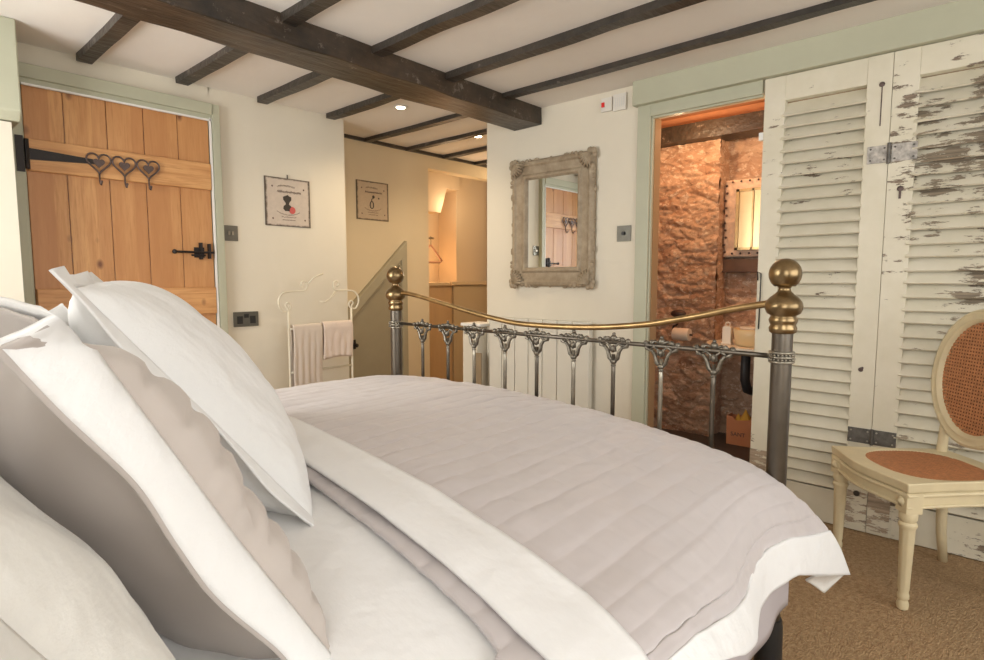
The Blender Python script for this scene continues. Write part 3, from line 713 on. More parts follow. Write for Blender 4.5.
# ------------------------------------------------------------------ towel rail and towels
TY = 3.14
tw = thing('towel_rail', 'cream scrolled iron towel rail standing against the white wall', 'towel rail', (1.93, TY, 0))
XA, XB = 1.715, 2.150
for x in (XA, XB):
    part('post', MB().tube([(x, TY, .0), (x, TY, .91)], .0065, 8), M['cream_iron'], tw, smooth=True)
    part('foot_bar', MB().tube([(x, TY - .10, .008), (x, TY + .10, .008)], .007), M['cream_iron'], tw, smooth=True)
def scroll(cx, cz_, r0, r1, a0, a1, nn=22):
    return [(cx + (r0 + (r1 - r0) * i / nn) * math.cos(a0 + (a1 - a0) * i / nn), TY, cz_ + (r0 + (r1 - r0) * i / nn) * math.sin(a0 + (a1 - a0) * i / nn)) for i in range(nn + 1)]
sc_ = MB()
for x, s in ((XA, 1), (XB, -1)):
    # outer curl from post round the outside, over the top and into a second curl
    pts = [(0, .90), (-.004, .925), (-.014, .94), (-.004, .955), (.012, .948), (.016, .925), (0, .91), (-.03, .905), (-.052, .93), (-.058, .965), (-.045, .998), (-.015, 1.018), (.05, 1.022), (.11, 1.025), (.128, 1.05), (.12, 1.075), (.10, 1.08), (.088, 1.065), (.095, 1.05), (.105, 1.05)]
    P = [Vector((x + s * u, TY, v)) for u, v in pts]
    out = []
    for i in range(len(P) - 1):
        p0, p1, p2, p3 = P[max(i - 1, 0)], P[i], P[i + 1], P[min(i + 2, len(P) - 1)]
        for k in range(4):
            t = k / 4
            out.append(.5 * ((2 * p1) + (-p0 + p2) * t + (2 * p0 - 5 * p1 + 4 * p2 - p3) * t * t + (-p0 + 3 * p1 - 3 * p2 + p3) * t ** 3))
    part('scroll', MB().tube(out, .0055, 6), M['cream_iron'], tw, smooth=True)
sc_ = MB(); sc_.tube([(XA + .13, TY, 1.06), (XA + .17, TY, 1.10), (XA + .205, TY, 1.115), (XA + .235, TY, 1.125)], .005, 6)
part('scroll', sc_, M['cream_iron'], tw, smooth=True); sc_ = MB(); sc_.tube([(XB - .11, TY, 1.02), (XB - .15, TY, .975), (XB - .19, TY, .95), (XB - .225, TY, .955)], .004, 6)
part('scroll', sc_, M['cream_iron'], tw, smooth=True)
for z, nm in ((.80, 'rail'), (.54, 'rail'), (.2, 'rail')): part(nm, MB().tube([(XA, TY, z), (XB, TY, z)], .006, 8), M['cream_iron'], tw, smooth=True)
def towel(x0, x1, z, lo_f, lo_b, mat, label, amp):
    mb = MB(); pts = []
    r = .014
    path = [(TY - r, z - lo_f)]
    for k in range(1, 15): path.append((TY - r - .003, z - lo_f * (1 - k / 15)))
    for k in range(9): an = math.pi - math.pi * k / 8; path.append((TY + r * math.cos(an), z + .002 + r * math.sin(an)))
    for k in range(1, 16): path.append((TY + r, z - lo_b * k / 15))
    n_ = len(path) - 1
    def f(u, v):
        y, zz = path[round(v * n_)]
        dr_ = min(1, max(0, (z - zz) / .15))
        fold = amp * dr_ * math.sin(u * 15 + 1) + .004 * noise.noise(Vector((u * 5, zz * 12, 2)))
        x = x0 + (x1 - x0) * u + .008 * dr_ * math.sin(zz * 9)
        return (x, y - abs(fold) if y < TY else y + abs(fold), zz + .012 * math.sin(u * 3) * dr_)
    mb.grid(30, n_, f)
    return single('hand_towel', mb, mat, label, 'towel', ((x0 + x1) / 2, TY, z), group='hand towels on the cream rail', smooth=True, solid=.009, solid_off=0)
towel(1.735, 1.925, .805, .40, .38, M['towel_a'], 'longer beige towel hanging on left of the cream rail', .007)
towel(1.935, 2.145, .812, .215, .20, M['towel_b'], 'shorter pinkish towel hanging on right of the cream rail', .005)

# ------------------------------------------------------------------ bed frame
FX = 1.60; YN, YF = .428, 2.00
bed = thing('brass_bedstead', 'antique brass and pewter bedstead with ball finials', 'bed', (.58, 1.2, 0))
def post(x, y, sc=1.0):
    p_ = part('post', MB().lathe([(.017, .0), (.022, .01), (.025, .03), (.025, .965), (.0, .966)], (x, y, 0), 24), M['pewter'], bed, smooth=True, angle=40)
    part('foot', MB().lathe([(.034, .0), (.036, .02), (.033, .17), (.030, .19), (.0, .191)], (x, y, 0), 20), M['black'], p_, smooth=True, angle=40)
    prof = [(.027, .958), (.032, .962), (.0335, .972), (.030, .980), (.0325, .986), (.0345, .993), (.031, 1.000), (.030, 1.004), (.040, 1.010), (.0440, 1.020), (.045, 1.029), (.042, 1.040), (.034, 1.050), (.024, 1.058), (.016, 1.066), (.014, 1.074), (.019, 1.082)]
    for k in range(1, 13):
        th = math.pi - .45 - (math.pi - .45) * k / 12
        prof.append((max(.0005, .039 * math.sin(th)), 1.110 + .040 * math.cos(math.pi - th) * -1))
    part('finial', MB().lathe(prof, (x, y, 0), 32), M['brass_dark'], p_, label='antique brass ball finial', smooth=True)
    bd = MB()
    for z in (.909, .897, .885): bd.lathe([(.025, -.004), (.0305, -.003), (.0315, 0), (.0305, .003), (.025, .004)], (x, y, z), 24)
    for z in (.903, .891):
        for k in range(20):
            an = k / 20 * 2 * math.pi; bd.ball((x + .0295 * math.cos(an), y + .0295 * math.sin(an), z), .0035, 6)
    part('collar', bd, M['pewter_light'], p_, smooth=True)
def board_end(x, hi=0):
    post(x, YN); post(x, YF)
    part('crossbar', MB().tube([(x, YN, .897), (x, YF, .903)], .0068, 10), M['pewter'], bed, smooth=True)
    part('crossbar', MB().tube([(x, YN, .33), (x, YF, .33)], .009, 10), M['pewter'], bed, smooth=True)
    # swept top rail
    kn = [(.45, 1.036), (.552, 1.017), (.645, .994), (.75, .972), (.829, .958), (.969, .943), (1.124, .936), (1.298, .937), (1.42, .950), (1.547, .970), (1.776, 1.012), (1.90, 1.032), (1.985, 1.036)]
    pts = []
    for i in range(len(kn) - 1):
        p0, p1, p2, p3 = [Vector(kn[j]) for j in (max(i - 1, 0), i, i + 1, min(i + 2, len(kn) - 1))]
        for k in range(4):
            t = k / 4; q = .5 * ((2 * p1) + (-p0 + p2) * t + (2 * p0 - 5 * p1 + 4 * p2 - p3) * t * t + (-p0 + 3 * p1 - 3 * p2 + p3) * t ** 3)
            pts.append((x, q[0], q[1]))
    part('top_rail', MB().tube(pts, .0095, 12), M['brass'], bed, label='curved brass top rail', smooth=True)
    ys = [.602, .758, .918, 1.068, 1.222, 1.369, 1.526, 1.671, 1.825]
    for i, y in enumerate(ys):
        zc = .90
        sp_ = part('spindle', MB().tube([(x, y, .33), (x, y, .80), (x, y, .86)], [.0068, .0068, .006], 10), M['pewter_light'] if i in (1, 3, 5, 6) else M['pewter'], bed, smooth=True)
        cs = MB()
        for s in (1, -1):
            cs.tube([(x, y + s * .052, zc + .006), (x, y + s * .046, zc - .012), (x, y + s * .030, zc - .016), (x, y + s * .020, zc - .030), (x, y + s * .014, zc - .052), (x, y, zc - .066)], [.005, .0065, .0055, .006, .007, .005], 8)
            cs.ball((x, y + s * .050, zc + .004), .0095, 8, (.9, 1, 1)); cs.ball((x, y + s * .030, zc + .008), .0085, 8)
            cs.tube([(x, y + s * .04, zc + .004), (x, y + s * .02, zc + .012), (x, y, zc + .004)], .005, 6)
            cs.tube([(x - .004, y + s * .034, zc - .012), (x - .006, y + s * .02, zc - .004), (x - .006, y + s * .008, zc - .014), (x - .006, y + s * .01, zc - .03)], .004, 6)
        cs.ball((x, y, zc + .012), .011, 10); cs.ball((x, y, zc + .024), .006, 8); cs.ball((x, y, zc - .062), .011, 10, (1, 1, .9)); cs.ball((x, y, zc - .075), .009, 8, (1, 1, .5))
        cs.ball((x - .003, y, zc - .022), .010, 8, (1, .8, 1.3))
        part('casting', cs, M['casting'], sp_, label='ornate cast scroll joint', smooth=True)
board_end(FX)
board_end(-.47)
for y in (YN, YF): part('side_rail', MB().box(-.47, FX, y - .012, y + .012, .27, .33), M['black'], bed, bevel=.003)
part('slats', MB().box(-.45, FX - .03, YN + .02, YF - .02, .29, .31), M['tan_dark'], bed)

mt = MB().box(-.42, 1.555, .47, 1.96, .335, .56)
single('mattress', mt, M['cream_cloth'], 'deep mattress under the bedding on the brass bedstead', 'mattress', (.56, 1.2, .335), bevel=.05)
# valance
vl = MB()
def vf(u, v):
    # perimeter path
    L_ = [(-.40, .393), (1.640, .393), (1.640, 2.035), (-.40, 2.035)]
    seg = [2.04, 1.642, 2.04]; tot = sum(seg); s = u * tot
    i = 0
    while i < 2 and s > seg[i]: s -= seg[i]; i += 1
    a_, b_ = Vector(L_[i]), Vector(L_[i + 1]); q = a_ + (b_ - a_) * min(1, s / seg[i])
    nrm = [(0, -1), (1, 0), (0, 1)][i]
    w_ = .006 * math.sin(u * 160) * (1 - v)
    return (q.x + nrm[0] * w_, q.y + nrm[1] * w_ * .8, .215 + .20 * v + (0 if v > .5 else .010 * math.sin(u * 40)))
vl.grid(420, 8, vf)
single('bed_valance', vl, M['lilac'], 'lilac-grey valance hanging below the quilt around the mattress', 'valance', (.56, 1.2, .15), smooth=True, solid=.003)

# ------------------------------------------------------------------ bedding
def sm(t, a_, b_):
    t = min(1, max(0, (t - a_) / (b_ - a_))); return t * t * (3 - 2 * t)
def lerp(tab, x):
    if x <= tab[0][0]: return tab[0][1]
    for (a0, b0), (a1, b1) in zip(tab[:-1], tab[1:]):
        if x <= a1: return b0 + (b1 - b0) * (x - a0) / (a1 - a0)
    return tab[-1][1]
def topz(x, y):
    """height of the made bed top"""
    z = lerp([(.33, .50), (.36, .545), (.40, .588), (.46, .618), (.55, .640), (.63, .655), (.80, .680), (.95, .694), (1.15, .706), (1.38, .716), (1.7, .712), (1.85, .704), (1.95, .688), (2.02, .645), (2.04, .58)], y)
    k = sm(x, 1.35, 1.60)
    z -= .028 * k
    z -= .012 * (1 - sm(x, .4, .9))
    return z
# sheet covering the mattress (pillow end)
def sheetf(u, v):
    x = -.43 + u * 1.20
    s = v * 2.0
    if s < .22: y = 2.035; z = .45 + s
    elif s < 1.83:
        y = 2.035 - (s - .22) / 1.61 * 1.645; z = 0
    else: y = .385; z = 0
    if z == 0:
        if s < 1.83: z = topz(x, y) - .011
        else: z = topz(x, .39) - .011 - (s - 1.83)
        if s >= 1.83: y = .39 - .12 * (s - 1.83)
    z += .004 * noise.noise(Vector((x * 6, y * 5, 3)))
    return (x, y, z)
single('white_sheet', MB().grid(70, 100, sheetf), M['white_cloth'], 'plain white sheet on the bed between pillows and quilt', 'sheet', (.3, 1.2, .66), smooth=True, solid=.004)

def quilt_xy(u, s, x0f, x1f):
    pass
HEM = [(.45, .58), (.80, .541), (.965, .467), (1.077, .429), (1.16, .405), (1.25, .402), (1.337, .403), (1.478, .389), (1.628, .338), (1.84, .262)]
HEMY = [(.45, .31), (.80, .300), (.965, .308), (1.077, .320), (1.16, .348), (1.25, .368), (1.337, .368), (1.478, .35), (1.628, .322), (1.84, .300)]
def near_profile(x, t):
    """t 0..1 from bed edge (y=.46) to the hem; returns y,z"""
    h = lerp(HEM, x); z0 = topz(x, .46)
    shp = lerp([(0, 0), (.18, .36), (.38, .66), (.60, .83), (.8, .93), (1, 1)], t)
    hy = sum(lerp(HEMY, x + k * .03) for k in (-1, 0, 1)) / 3
    return .46 + (hy - .46) * shp, z0 + (h - z0) * lerp([(0, 0), (.18, .12), (.38, .33), (.60, .56), (.8, .78), (1, 1)], t)
def x0q(y): return lerp([(.30, .505), (.37, .51), (.53, .548), (.94, .582), (1.4, .615), (2.05, .655)], y)
TS = 2.0
def quilt_pt(u, v, lift=0, x0fn=x0q):
    # v: 0 far hem .. 1 near hem. split: far hang 0-.06, top .06-.80, near hang .80-1
    q = random
    if v < .06:
        y = 2.045; t = v / .06; x1 = 1.565
        x = x0fn(2.05) + (x1 - x0fn(2.05)) * u
        z = topz(x, 2.04) - .20 * (1 - t) + .002; y = 2.045 + .006 * math.sin(x * 18) * (1 - t)
    elif v < .80:
        y = 2.04 - (v - .06) / .74 * 1.58; x1 = 1.568
        x = x0fn(y) + (x1 - x0fn(y)) * u
        z = topz(x, y)
    else:
        t = (v - .80) / .20
        x1 = lerp([(0, 1.568), (.1, 1.572), (.2, 1.59), (.35, 1.63), (.5, 1.68), (.75, 1.77), (1, 1.84)], t)
        x = x0fn(.40 - .06 * t) + (x1 - x0fn(.40 - .06 * t)) * u
        y, z = near_profile(x, t)
        # corner flares outward past the post
        k = sm(x, 1.5, 1.75) * sm(t, 0.15, .6); y -= .0 * k
    return x, y, z + lift
def quilting(x, s):
    # 9 cm square quilting, soft pillows between stitch lines
    a_ = abs(math.sin(math.pi * x / .075)); b_ = abs(math.sin(math.pi * s / .062))
    return .0034 * (.62 + .38 * (min(a_, .5) / .5) ** .5) * (min(b_, .6) / .6) ** .5
def arc(v):
    return -.2 + v / .06 * .2 if v < .06 else ((v - .06) / .74 * 1.62 if v < .80 else 1.62 + (v - .80) / .20 * .36)
NU, NV = 190, 330
VH = .93
def qf(u, v):
    v = v * VH
    x, y, z = quilt_pt(u, v)
    h = quilting(x - .3 * 0, arc(v))
    wr = .004 * noise.noise(Vector((x * 7, y * 9, 1))) + .0025 * noise.noise(Vector((x * 22, arc(v) * 22, 4)))
    if v > .8:
        t = (v - .8) / .2; return (x, y - (h + wr * 1.5) * min(1, t * 2), z + (h + wr) * (1 - min(1, t * 2)))
    return (x, y, z + h + wr)
qu = thing('quilt', 'pale taupe quilted bedspread with white border over the bed', 'quilt', (1.1, 1.2, .68))
part('quilted_top', MB().grid(NU, NV, qf), M['quilt'], qu, smooth=True, solid=.008)
def hemf(u, v):
    vv = VH - .004 + v * (1 - VH + .004)
    x, y, z = quilt_pt(u, vv, 0)
    wr = .004 * noise.noise(Vector((x * 9, arc(vv) * 9, 6)))
    return (x, y - .007 - abs(wr) * min(1, v * 3), z)
part('border', MB().grid(150, 14, hemf), M['crisp'], qu, label='white border band', smooth=True, solid=.008)

cf = MB()
def cff(u, v):
    a_ = Vector((1.60, .328, .345)).lerp(Vector((1.842, .303, .262)), u)
    b_ = Vector((1.62, .352, .315)).lerp(Vector((1.765, .338, .222)), min(1, u * 1.6)).lerp(Vector((1.838, .306, .258)), max(0, (u - .62) / .38))
    q = a_.lerp(b_, v); q.y += .012 * math.sin(math.pi * v) * math.sin(math.pi * u); return q
cf.grid(16, 8, cff)
part('curled_corner', cf, M['cream_cloth'], qu, label='curled under corner of the border', smooth=True, solid=.005)

# folded-back white top sheet
def x0s(y): return lerp([(.26, .54), (.30, .545), (.36, .552), (.53, .575), (1.03, .612), (1.4, .64), (2.05, .68)], y)
def x1s(y): return lerp([(.26, .655), (.30, .66), (.36, .685), (.45, .71), (.90, .735), (1.29, .76), (2.05, .79)], y)
def foldf(u, v):
    s = .04 + v * .93
    x_, y, z = quilt_pt(0, s)
    w = u
    x = x0s(y) + (x1s(y) - x0s(y)) * w
    if s < .80: z = topz(x, y)
    else: y, z = near_profile(x, (s - .8) / .2)
    l = .007 * math.sin(math.pi * min(1, w * 1.0 + .25) ) + .0125
    wr = .003 * noise.noise(Vector((x * 10, y * 8, 12)))
    if s > .8:
        t = min(1, (s - .8) / .2 * 2); return (x, y - (l + wr) * t, z + (l + wr) * (1 - t))
    return (x, y, z + l + wr)
single('turned_back_sheet', MB().grid(14, 200, foldf), M['white_cloth'], 'broad white band folded back across the top of the quilt', 'sheet', (.68, 1.2, .70), smooth=True, solid=.007)

# ------------------------------------------------------------------ pillows
def pillow(name, label, loc, yaw, lean, W, H, T, mats, flange=.05, curl=0, quilted=False, seed=0, flop=0, roll=0, group='bed pillows', slump=0, curlall=0):
    t = thing(name, label, 'pillow', loc, (roll, lean, yaw), group)
    NN = 64
    def body(side):
        mb = MB()
        def f(u, v):
            a_, b_ = 2 * u - 1, 2 * v - 1
            pr = max(0, (1 - abs(a_) ** 2.6) * (1 - abs(b_) ** 2.6)) ** .55
            pin = 1 - .05 * (abs(a_) ** 2) * (1 - abs(b_) ** 2) * 0
            yy = a_ * (W / 2) * (1 - .045 * (1 - abs(b_) ** 1) * 1 * abs(a_))
            zz = H / 2 + b_ * (H / 2) * (1 - .035 * (1 - abs(a_)) * abs(b_))
            th = T / 2 * pr * (1 + .22 * slump * (-b_))
            wr = noise.noise(Vector((yy * 7 + seed, zz * 7, seed))) * .010 + noise.noise(Vector((yy * 18 + seed, zz * 14, seed + 3 + side))) * .0045
            edge = min(1, pr * 2)
            # gathered creases running in from corners/edges
            cr = .006 * math.sin(28 * math.atan2(a_, b_ + .001)) * (1 - edge) * pr * 3
            x = side * (th + wr * edge + cr)
            if quilted and side > 0:
                s1_ = abs(math.sin(math.pi * (zz * .93 + yy * .37) / .056)); s2_2 = abs(math.sin(math.pi * (yy * .93 - zz * .37) / .14))
                x += .012 * (min(1, s1_ / .8)) ** .6 * (min(1, s2_2 / .4)) ** .5 * min(1, pr * 4)
            x += curlall * ((zz - H / 2) / H) ** 2
            return (x, yy, zz)
        mb.grid(NN, NN, f); return mb
    front = part('front_panel' if mats[0] is not mats[1] else 'cover_front', body(1), mats[0], t, smooth=True)
    back = part('back_panel' if mats[0] is not mats[1] else 'cover_back', body(-1), mats[1], t, smooth=True)
    if flange:
        def ring(off, fl):
            mb = MB(); per = 200; nr = 7
            def f(u, v):
                # superellipse perimeter
                s = u * 4; i = int(s) % 4; k = s - int(s) if u < 1 else 0
                c = [(-1 + 2 * k, -1), (1, -1 + 2 * k), (1 - 2 * k, 1), (-1, 1 - 2 * k)][i]
                a_, b_ = c
                yy = a_ * (W / 2) * (1 - .045 * (1 - abs(b_)) * abs(a_)); zz = H / 2 + b_ * (H / 2) * (1 - .035 * (1 - abs(a_)) * abs(b_))
                dy = a_ if abs(a_) > .999 else a_ ** 9; dz = b_ if abs(b_) > .999 else b_ ** 9
                e = v * fl
                wv = .010 * v * math.sin(u * 46 + seed) + .006 * v * noise.noise(Vector((yy * 14, zz * 14, seed)))
                oy, oz, ox = dy * e, dz * e, wv
                # near-side flange flops
                if a_ < -.9 and flop:
                    w_ = min(1, (-a_ - .9) * 10); an = flop * w_
                    oy = -e * math.cos(an * v ** .3); ox = -e * math.sin(an * v ** .3) + wv * .5
                if b_ < -.9: oz *= .15; oy *= 1
                return (off + ox + curlall * ((zz - H / 2) / H) ** 2, yy + oy, zz + oz)
            mb.grid(per, nr, f); return mb
        part('flange', ring(.002, flange), mats[2], t, smooth=True, solid=.004, solid_off=0, label='white border flange' if quilted else None)
        if quilted: part('back_flange', ring(-.006, flange * .92), mats[1], t, smooth=True, solid=.003, solid_off=0)
    return t
WC, CC, TP, QT = M['white_cloth'], M['cream_cloth'], M['taupe'], plain('quilted_taupe', (.56, .50, .455), .8, bmp=.15, bscale=30, bdist=.004, sheen=.2)
# rows lean back against the headboard
pillow('pillow', 'taupe quilted pillow with white flange in the foreground', (.335, .835, .61), R(12), R(-31), .46, .50, .17, (QT, TP, M['crisp']), .05, quilted=True, seed=2, flop=R(72))
pillow('pillow', 'cream pillow at the lower left, behind the taupe one', (.150, .72, .62), R(10), R(-29), .50, .41, .17, (CC, CC, CC), .045, seed=9, flop=R(30))
pillow('pillow', 'large crisp white pillow, its pointed flange corner highest', (.62, 1.20, .665), R(-17), R(-38), .62, .535, .23, (M['crisp'],) * 3, .032, seed=5, flop=R(15))
pillow('pillow', 'white pillow tucked behind the highest white one', (.42, 1.13, .665), R(-17), R(-29), .50, .405, .11, (WC, WC, WC), .035, seed=7, flop=R(10))

# ------------------------------------------------------------------ cane chair
ch = thing('cane_chair', 'cream painted chair with cane seat and oval cane back', 'chair', (2.539, .188, 0), (0, 0, R(41)))
def seat_outline(off=0):
    pts = []
    A = .219 - off; F = .22 - off; B = -.20 + off; Wb = .185 - off
    # front edge serpentine from +x to -x
    for k in range(21):
        t = k / 20; x = A - 2 * A * t
        bow = .030 * math.cos((t - .5) * 2 * math.pi) * .5 + .018
        pts.append((x, F + (bow if 0 < k < 20 else .002) - .012))
    for k in range(1, 12):
        t = k / 12; pts.append((-A + (A - Wb) * t - .010 * math.sin(math.pi * t) * -1, F - .01 + (B - F) * t))
    for k in range(13):
        t = k / 12; pts.append((-Wb + 2 * Wb * t, B - .015 * math.sin(math.pi * t)))
    for k in range(1, 12):
        t = k / 12; pts.append((Wb + (A - Wb) * t - .010 * math.sin(math.pi * t), B + (F - .01 - B) * t))
    return pts
def inner(t_, sc=.0):
    return (.150 * math.cos(t_) , .0 + .158 * math.sin(t_))
# seat frame as ring between outline and cane oval
o_ = seat_outline(); N_ = len(o_)
def ell_for(pt, a_=.168, b_=.165):
    # rounded-square hole
    an = math.atan2(pt[1], pt[0]); c, s = math.cos(an), math.sin(an); nn = 2.6
    r = (abs(c / a_) ** nn + abs(s / b_) ** nn) ** (-1 / nn); return (r * c, r * s)
sf = MB(); i_ = [ell_for(q) for q in o_]
for (z_, k) in ((.432, 0),):
    vs = [(x, y, .438) for x, y in o_] + [(x, y, .434) for x, y in i_] + [(x * .985, y * .985, .405) for x, y in o_] + [(x, y, .405) for x, y in i_]
    fs = []
    for j in range(N_):
        k2 = (j + 1) % N_
        fs += [(j, k2, N_ + k2, N_ + j), (2 * N_ + j, 3 * N_ + j, 3 * N_ + k2, 2 * N_ + k2), (j, 2 * N_ + j, 2 * N_ + k2, k2), (N_ + j, N_ + k2, 3 * N_ + k2, 3 * N_ + j)]
    sf.add(vs, fs)
part('seat_frame', sf, M['chair'], ch, bevel=.004, smooth=True, angle=40)
ap = MB(); o2 = [(x * .95, y * .95) for x, y in o_]; o3 = [(x * .87, y * .87) for x, y in o_]
vs = [(x, y, .408) for x, y in o2] + [(x, y, .408) for x, y in o3] + [(x, y, .350) for x, y in o2] + [(x, y, .350) for x, y in o3]
fs = []
for j in range(N_):
    k2 = (j + 1) % N_
    fs += [(j, k2, N_ + k2, N_ + j), (2 * N_ + j, 3 * N_ + j, 3 * N_ + k2, 2 * N_ + k2), (j, 2 * N_ + j, 2 * N_ + k2, k2), (N_ + j, N_ + k2, 3 * N_ + k2, 3 * N_ + j)]
ap.add(vs, fs)
ro = [(x * .97, y * .97, .395) for x, y in o_]; ap.tube(ro, .007, 8, True); ap.tube([(x * .965, y * .965, .356) for x, y in o_], .006, 8, True)
part('apron', ap, M['chair'], ch, smooth=True, angle=40)
def cane(inside, w, h, place, pitch=.0105, sw=.0062, seatm=False):
    mb = MB()
    k = int(w / pitch) + 1
    for i in range(-k, k + 1):
        c = i * pitch
        ex = inside(c, None)
        if ex > .005:
            mb.add([place(c - sw / 2, -ex, .0), place(c + sw / 2, -ex, .0), place(c + sw / 2, ex, .0), place(c - sw / 2, ex, .0), place(c - sw / 2, -ex, .0015), place(c + sw / 2, -ex, .0015), place(c + sw / 2, ex, .0015), place(c - sw / 2, ex, .0015)],
                   [(3, 2, 1, 0), (4, 5, 6, 7), (0, 1, 5, 4), (2, 3, 7, 6), (1, 2, 6, 5), (3, 0, 4, 7)])
    k = int(h / pitch) + 1
    for i in range(-k, k + 1):
        c = i * pitch
        ex = inside(None, c)
        if ex > .005:
            mb.add([place(-ex, c - sw / 2, .001), place(ex, c - sw / 2, .001), place(ex, c + sw / 2, .001), place(-ex, c + sw / 2, .001), place(-ex, c - sw / 2, .0028), place(ex, c - sw / 2, .0028), place(ex, c + sw / 2, .0028), place(-ex, c + sw / 2, .0028)],
                   [(3, 2, 1, 0), (4, 5, 6, 7), (0, 1, 5, 4), (2, 3, 7, 6), (1, 2, 6, 5), (3, 0, 4, 7)])
    return mb
def ins(a_, b_, nn):
    def f(x, y):
        if y is None: return b_ * max(0, 1 - abs(x / a_) ** nn) ** (1 / nn)
        return a_ * max(0, 1 - abs(y / b_) ** nn) ** (1 / nn)
    return f
part('seat_cane', cane(ins(.171, .168, 2.6), .171, .168, lambda a_, b_, c: (a_, b_, .430 + c), .0115, .0072), M['cane'], ch, label='brown woven cane seat')
part('seat_hole_shade', MB().prism([(.168 * .98 * math.copysign(abs(math.cos(k / 40 * 2 * math.pi)) ** (2 / 2.6), math.cos(k / 40 * 2 * math.pi)), .165 * .98 * math.copysign(abs(math.sin(k / 40 * 2 * math.pi)) ** (2 / 2.6), math.sin(k / 40 * 2 * math.pi))) for k in range(40)], .422, .425, lambda u, v, w: (u, v, w)), plain('seat_shade', (.07, .03, .015), .8), ch)  # dark sheet under the weave, painting the shade inside its holes
# oval back
BC = Vector((.030, -.196, .738)); tilt = R(5)
bx_ = Vector((1, 0, 0)); bz_ = Vector((0, -math.sin(tilt), math.cos(tilt))); bn_ = Vector((0, math.cos(tilt), math.sin(tilt)))
def bp(a_, b_, c): return BC + bx_ * a_ + bz_ * b_ + bn_ * c
ea, eb = .212, .25
ovr = MB(); nr = 64; prof_ = [(-.026, -.012), (-.022, .008), (-.010, .016), (.004, .010), (.014, .015), (.024, .010), (.026, -.012)]
vs = []
for k in range(nr):
    t_ = k / nr * 2 * math.pi; c, s = math.cos(t_), math.sin(t_)
    for r_, h_ in prof_: vs.append(bp((ea - .022 + r_) * c, (eb - .022 + r_) * s, h_))
m_ = len(prof_)
ovr.add(vs, [(k * m_ + j, k * m_ + (j + 1) % m_, ((k + 1) % nr) * m_ + (j + 1) % m_, ((k + 1) % nr) * m_ + j) for k in range(nr) for j in range(m_)])
part('backrest_frame', ovr, M['chair'], ch, label='cream oval frame', smooth=True, angle=50)
part('backrest_cane', cane(ins(ea - .042, eb - .042, 2), .17, .19, lambda a_, b_, c: bp(a_, b_, c), .0125, .0066), M['cane'], ch, label='brown woven cane back')
part('backrest_cane_rear', cane(ins(ea - .042, eb - .042, 2), .17, .19, lambda a_, b_, c: bp(a_ + .00625, b_ + .00625, c - .012), .0125, .0092), plain('rear_cane_shade', (.10, .04, .02), .8), ch)  # rear weave coloured darker so the front holes look shaded
for s in (1, -1):
    part('back_support', MB().tube([(.160 * s, -.175, .36), (.150 * s + .01, -.182, .46), (.140 * s + .02, -.187, .54), bp(s * .140, -.150, -.002)], [.021, .017, .016, .018], 10), M['chair'], ch, smooth=True)
# legs: fluted tapered front legs
def fluted(x, y):
    prof = [(.011, 0), (.016, .004), (.018, .02), (.014, .034), (.017, .040), (.0175, .052), (.0145, .06), (.0165, .07), (.0225, .275), (.0235, .282), (.027, .288), (.027, .296), (.0215, .303), (.026, .312), (.027, .33), (.024, .338)]
    vs = []; sg = 32
    for r_, z_ in prof:
        for k in range(sg):
            rr = r_ * (1 - (.09 if (k % 4 == 0 and .065 < z_ < .28) else 0)); an = k / sg * 2 * math.pi
            vs.append((x + rr * math.cos(an), y + rr * math.sin(an), z_))
    mb = MB(); m2 = len(prof)
    mb.add(vs, [(i * sg + k, i * sg + (k + 1) % sg, (i + 1) * sg + (k + 1) % sg, (i + 1) * sg + k) for i in range(m2 - 1) for k in range(sg)] + [tuple(range(sg))[::-1], tuple((m2 - 1) * sg + k for k in range(sg))])
    mb.box(x - .026, x + .026, y - .026, y + .026, .336, .405)
    return mb
for s in (1, -1): part('leg', fluted(s * .188, .182), M['chair'], ch, smooth=True, angle=35)
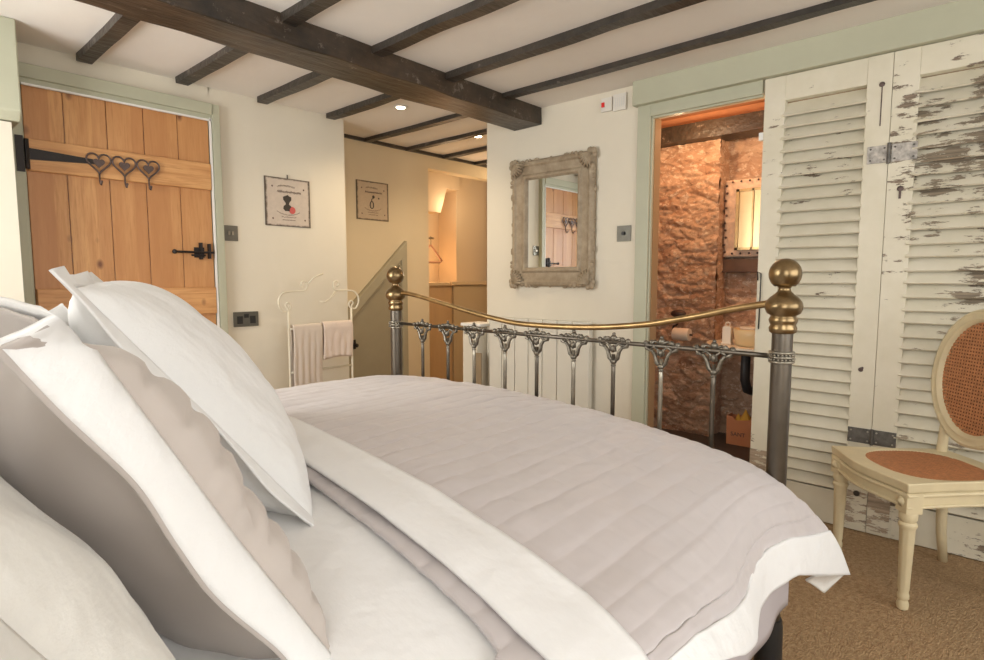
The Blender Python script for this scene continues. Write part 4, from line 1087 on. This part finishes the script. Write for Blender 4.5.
for s in (1, -1):
    part('leg', MB().tube([(s * .150, -.185, .41), (s * .148, -.185, .30), (s * .146, -.190, .12), (s * .146, -.205, .0)], [.023, .020, .017, .015], 12), M['chair'], ch, smooth=True)
for s in (1, -1):
    part('rosette', MB().lathe([(.015, 0), (.017, .004), (.009, .006), (.007, .010), (0, .011)], (s * .188 - .0, .208, .372), 16, Matrix.Rotation(R(-90), 4, 'X')), M['chair'], ch, smooth=True)

# ------------------------------------------------------------------ light
def area(name, loc, rot, sx, sy, e, col):
    l = bpy.data.lights.new(name, 'AREA'); l.shape = 'RECTANGLE'; l.size = sx; l.size_y = sy; l.energy = e; l.color = col
    o = bpy.data.objects.new(name, l); C.objects.link(o); o.location = loc; o.rotation_euler = rot; return o
area('daylight_window_1', (1.05, YB - .12, 1.37), (R(90), 0, 0), 2.4, 1.2, 34, (1, .985, .96))      # faces +Y
area('daylight_window_2', (XL - .12, 2.27, 1.37), (R(90), 0, R(-90)), 1.12, 1.2, 54, (1, .99, .97))  # faces +X
area('fill_light', (XL - .12, -.65, 1.37), (R(90), 0, R(-90)), 1.2, 1.2, 26, (1, .985, .96))  # added fill light behind the unseen extra window
def point(name, loc, e, col, r=.05):
    l = bpy.data.lights.new(name, 'POINT'); l.energy = e; l.color = col; l.shadow_soft_size = r
    o = bpy.data.objects.new(name, l); C.objects.link(o); o.location = loc; return o
point('bathroom_lamp', (3.22, 1.45, 1.92), 6, (1, .62, .34), .03)
point('bathroom_lamp', (3.30, .75, 1.85), 8.5, (1, .62, .34), .04)
point('recess_lamp', (3.60, 4.02, 1.20), 2.6, (1, .58, .27), .03)
point('recess_lamp', (3.75, 3.84, 1.75), 1.8, (1, .74, .48), .06)
point('recess_lamp', (4.15, 3.2, 1.85), 6, (1, .76, .50), .05)
w = bpy.data.worlds.new('sky'); bpy.context.scene.world = w; w.use_nodes = True
bg = w.node_tree.nodes['Background']; bg.inputs[0].default_value = (.85, .92, 1, 1); bg.inputs[1].default_value = 1.0
sc = bpy.context.scene
sc.view_settings.view_transform = 'Standard'; sc.view_settings.look = 'None'; sc.view_settings.gamma = 1
sc.view_settings.use_curve_mapping = False; sc.view_settings.exposure = 0.24
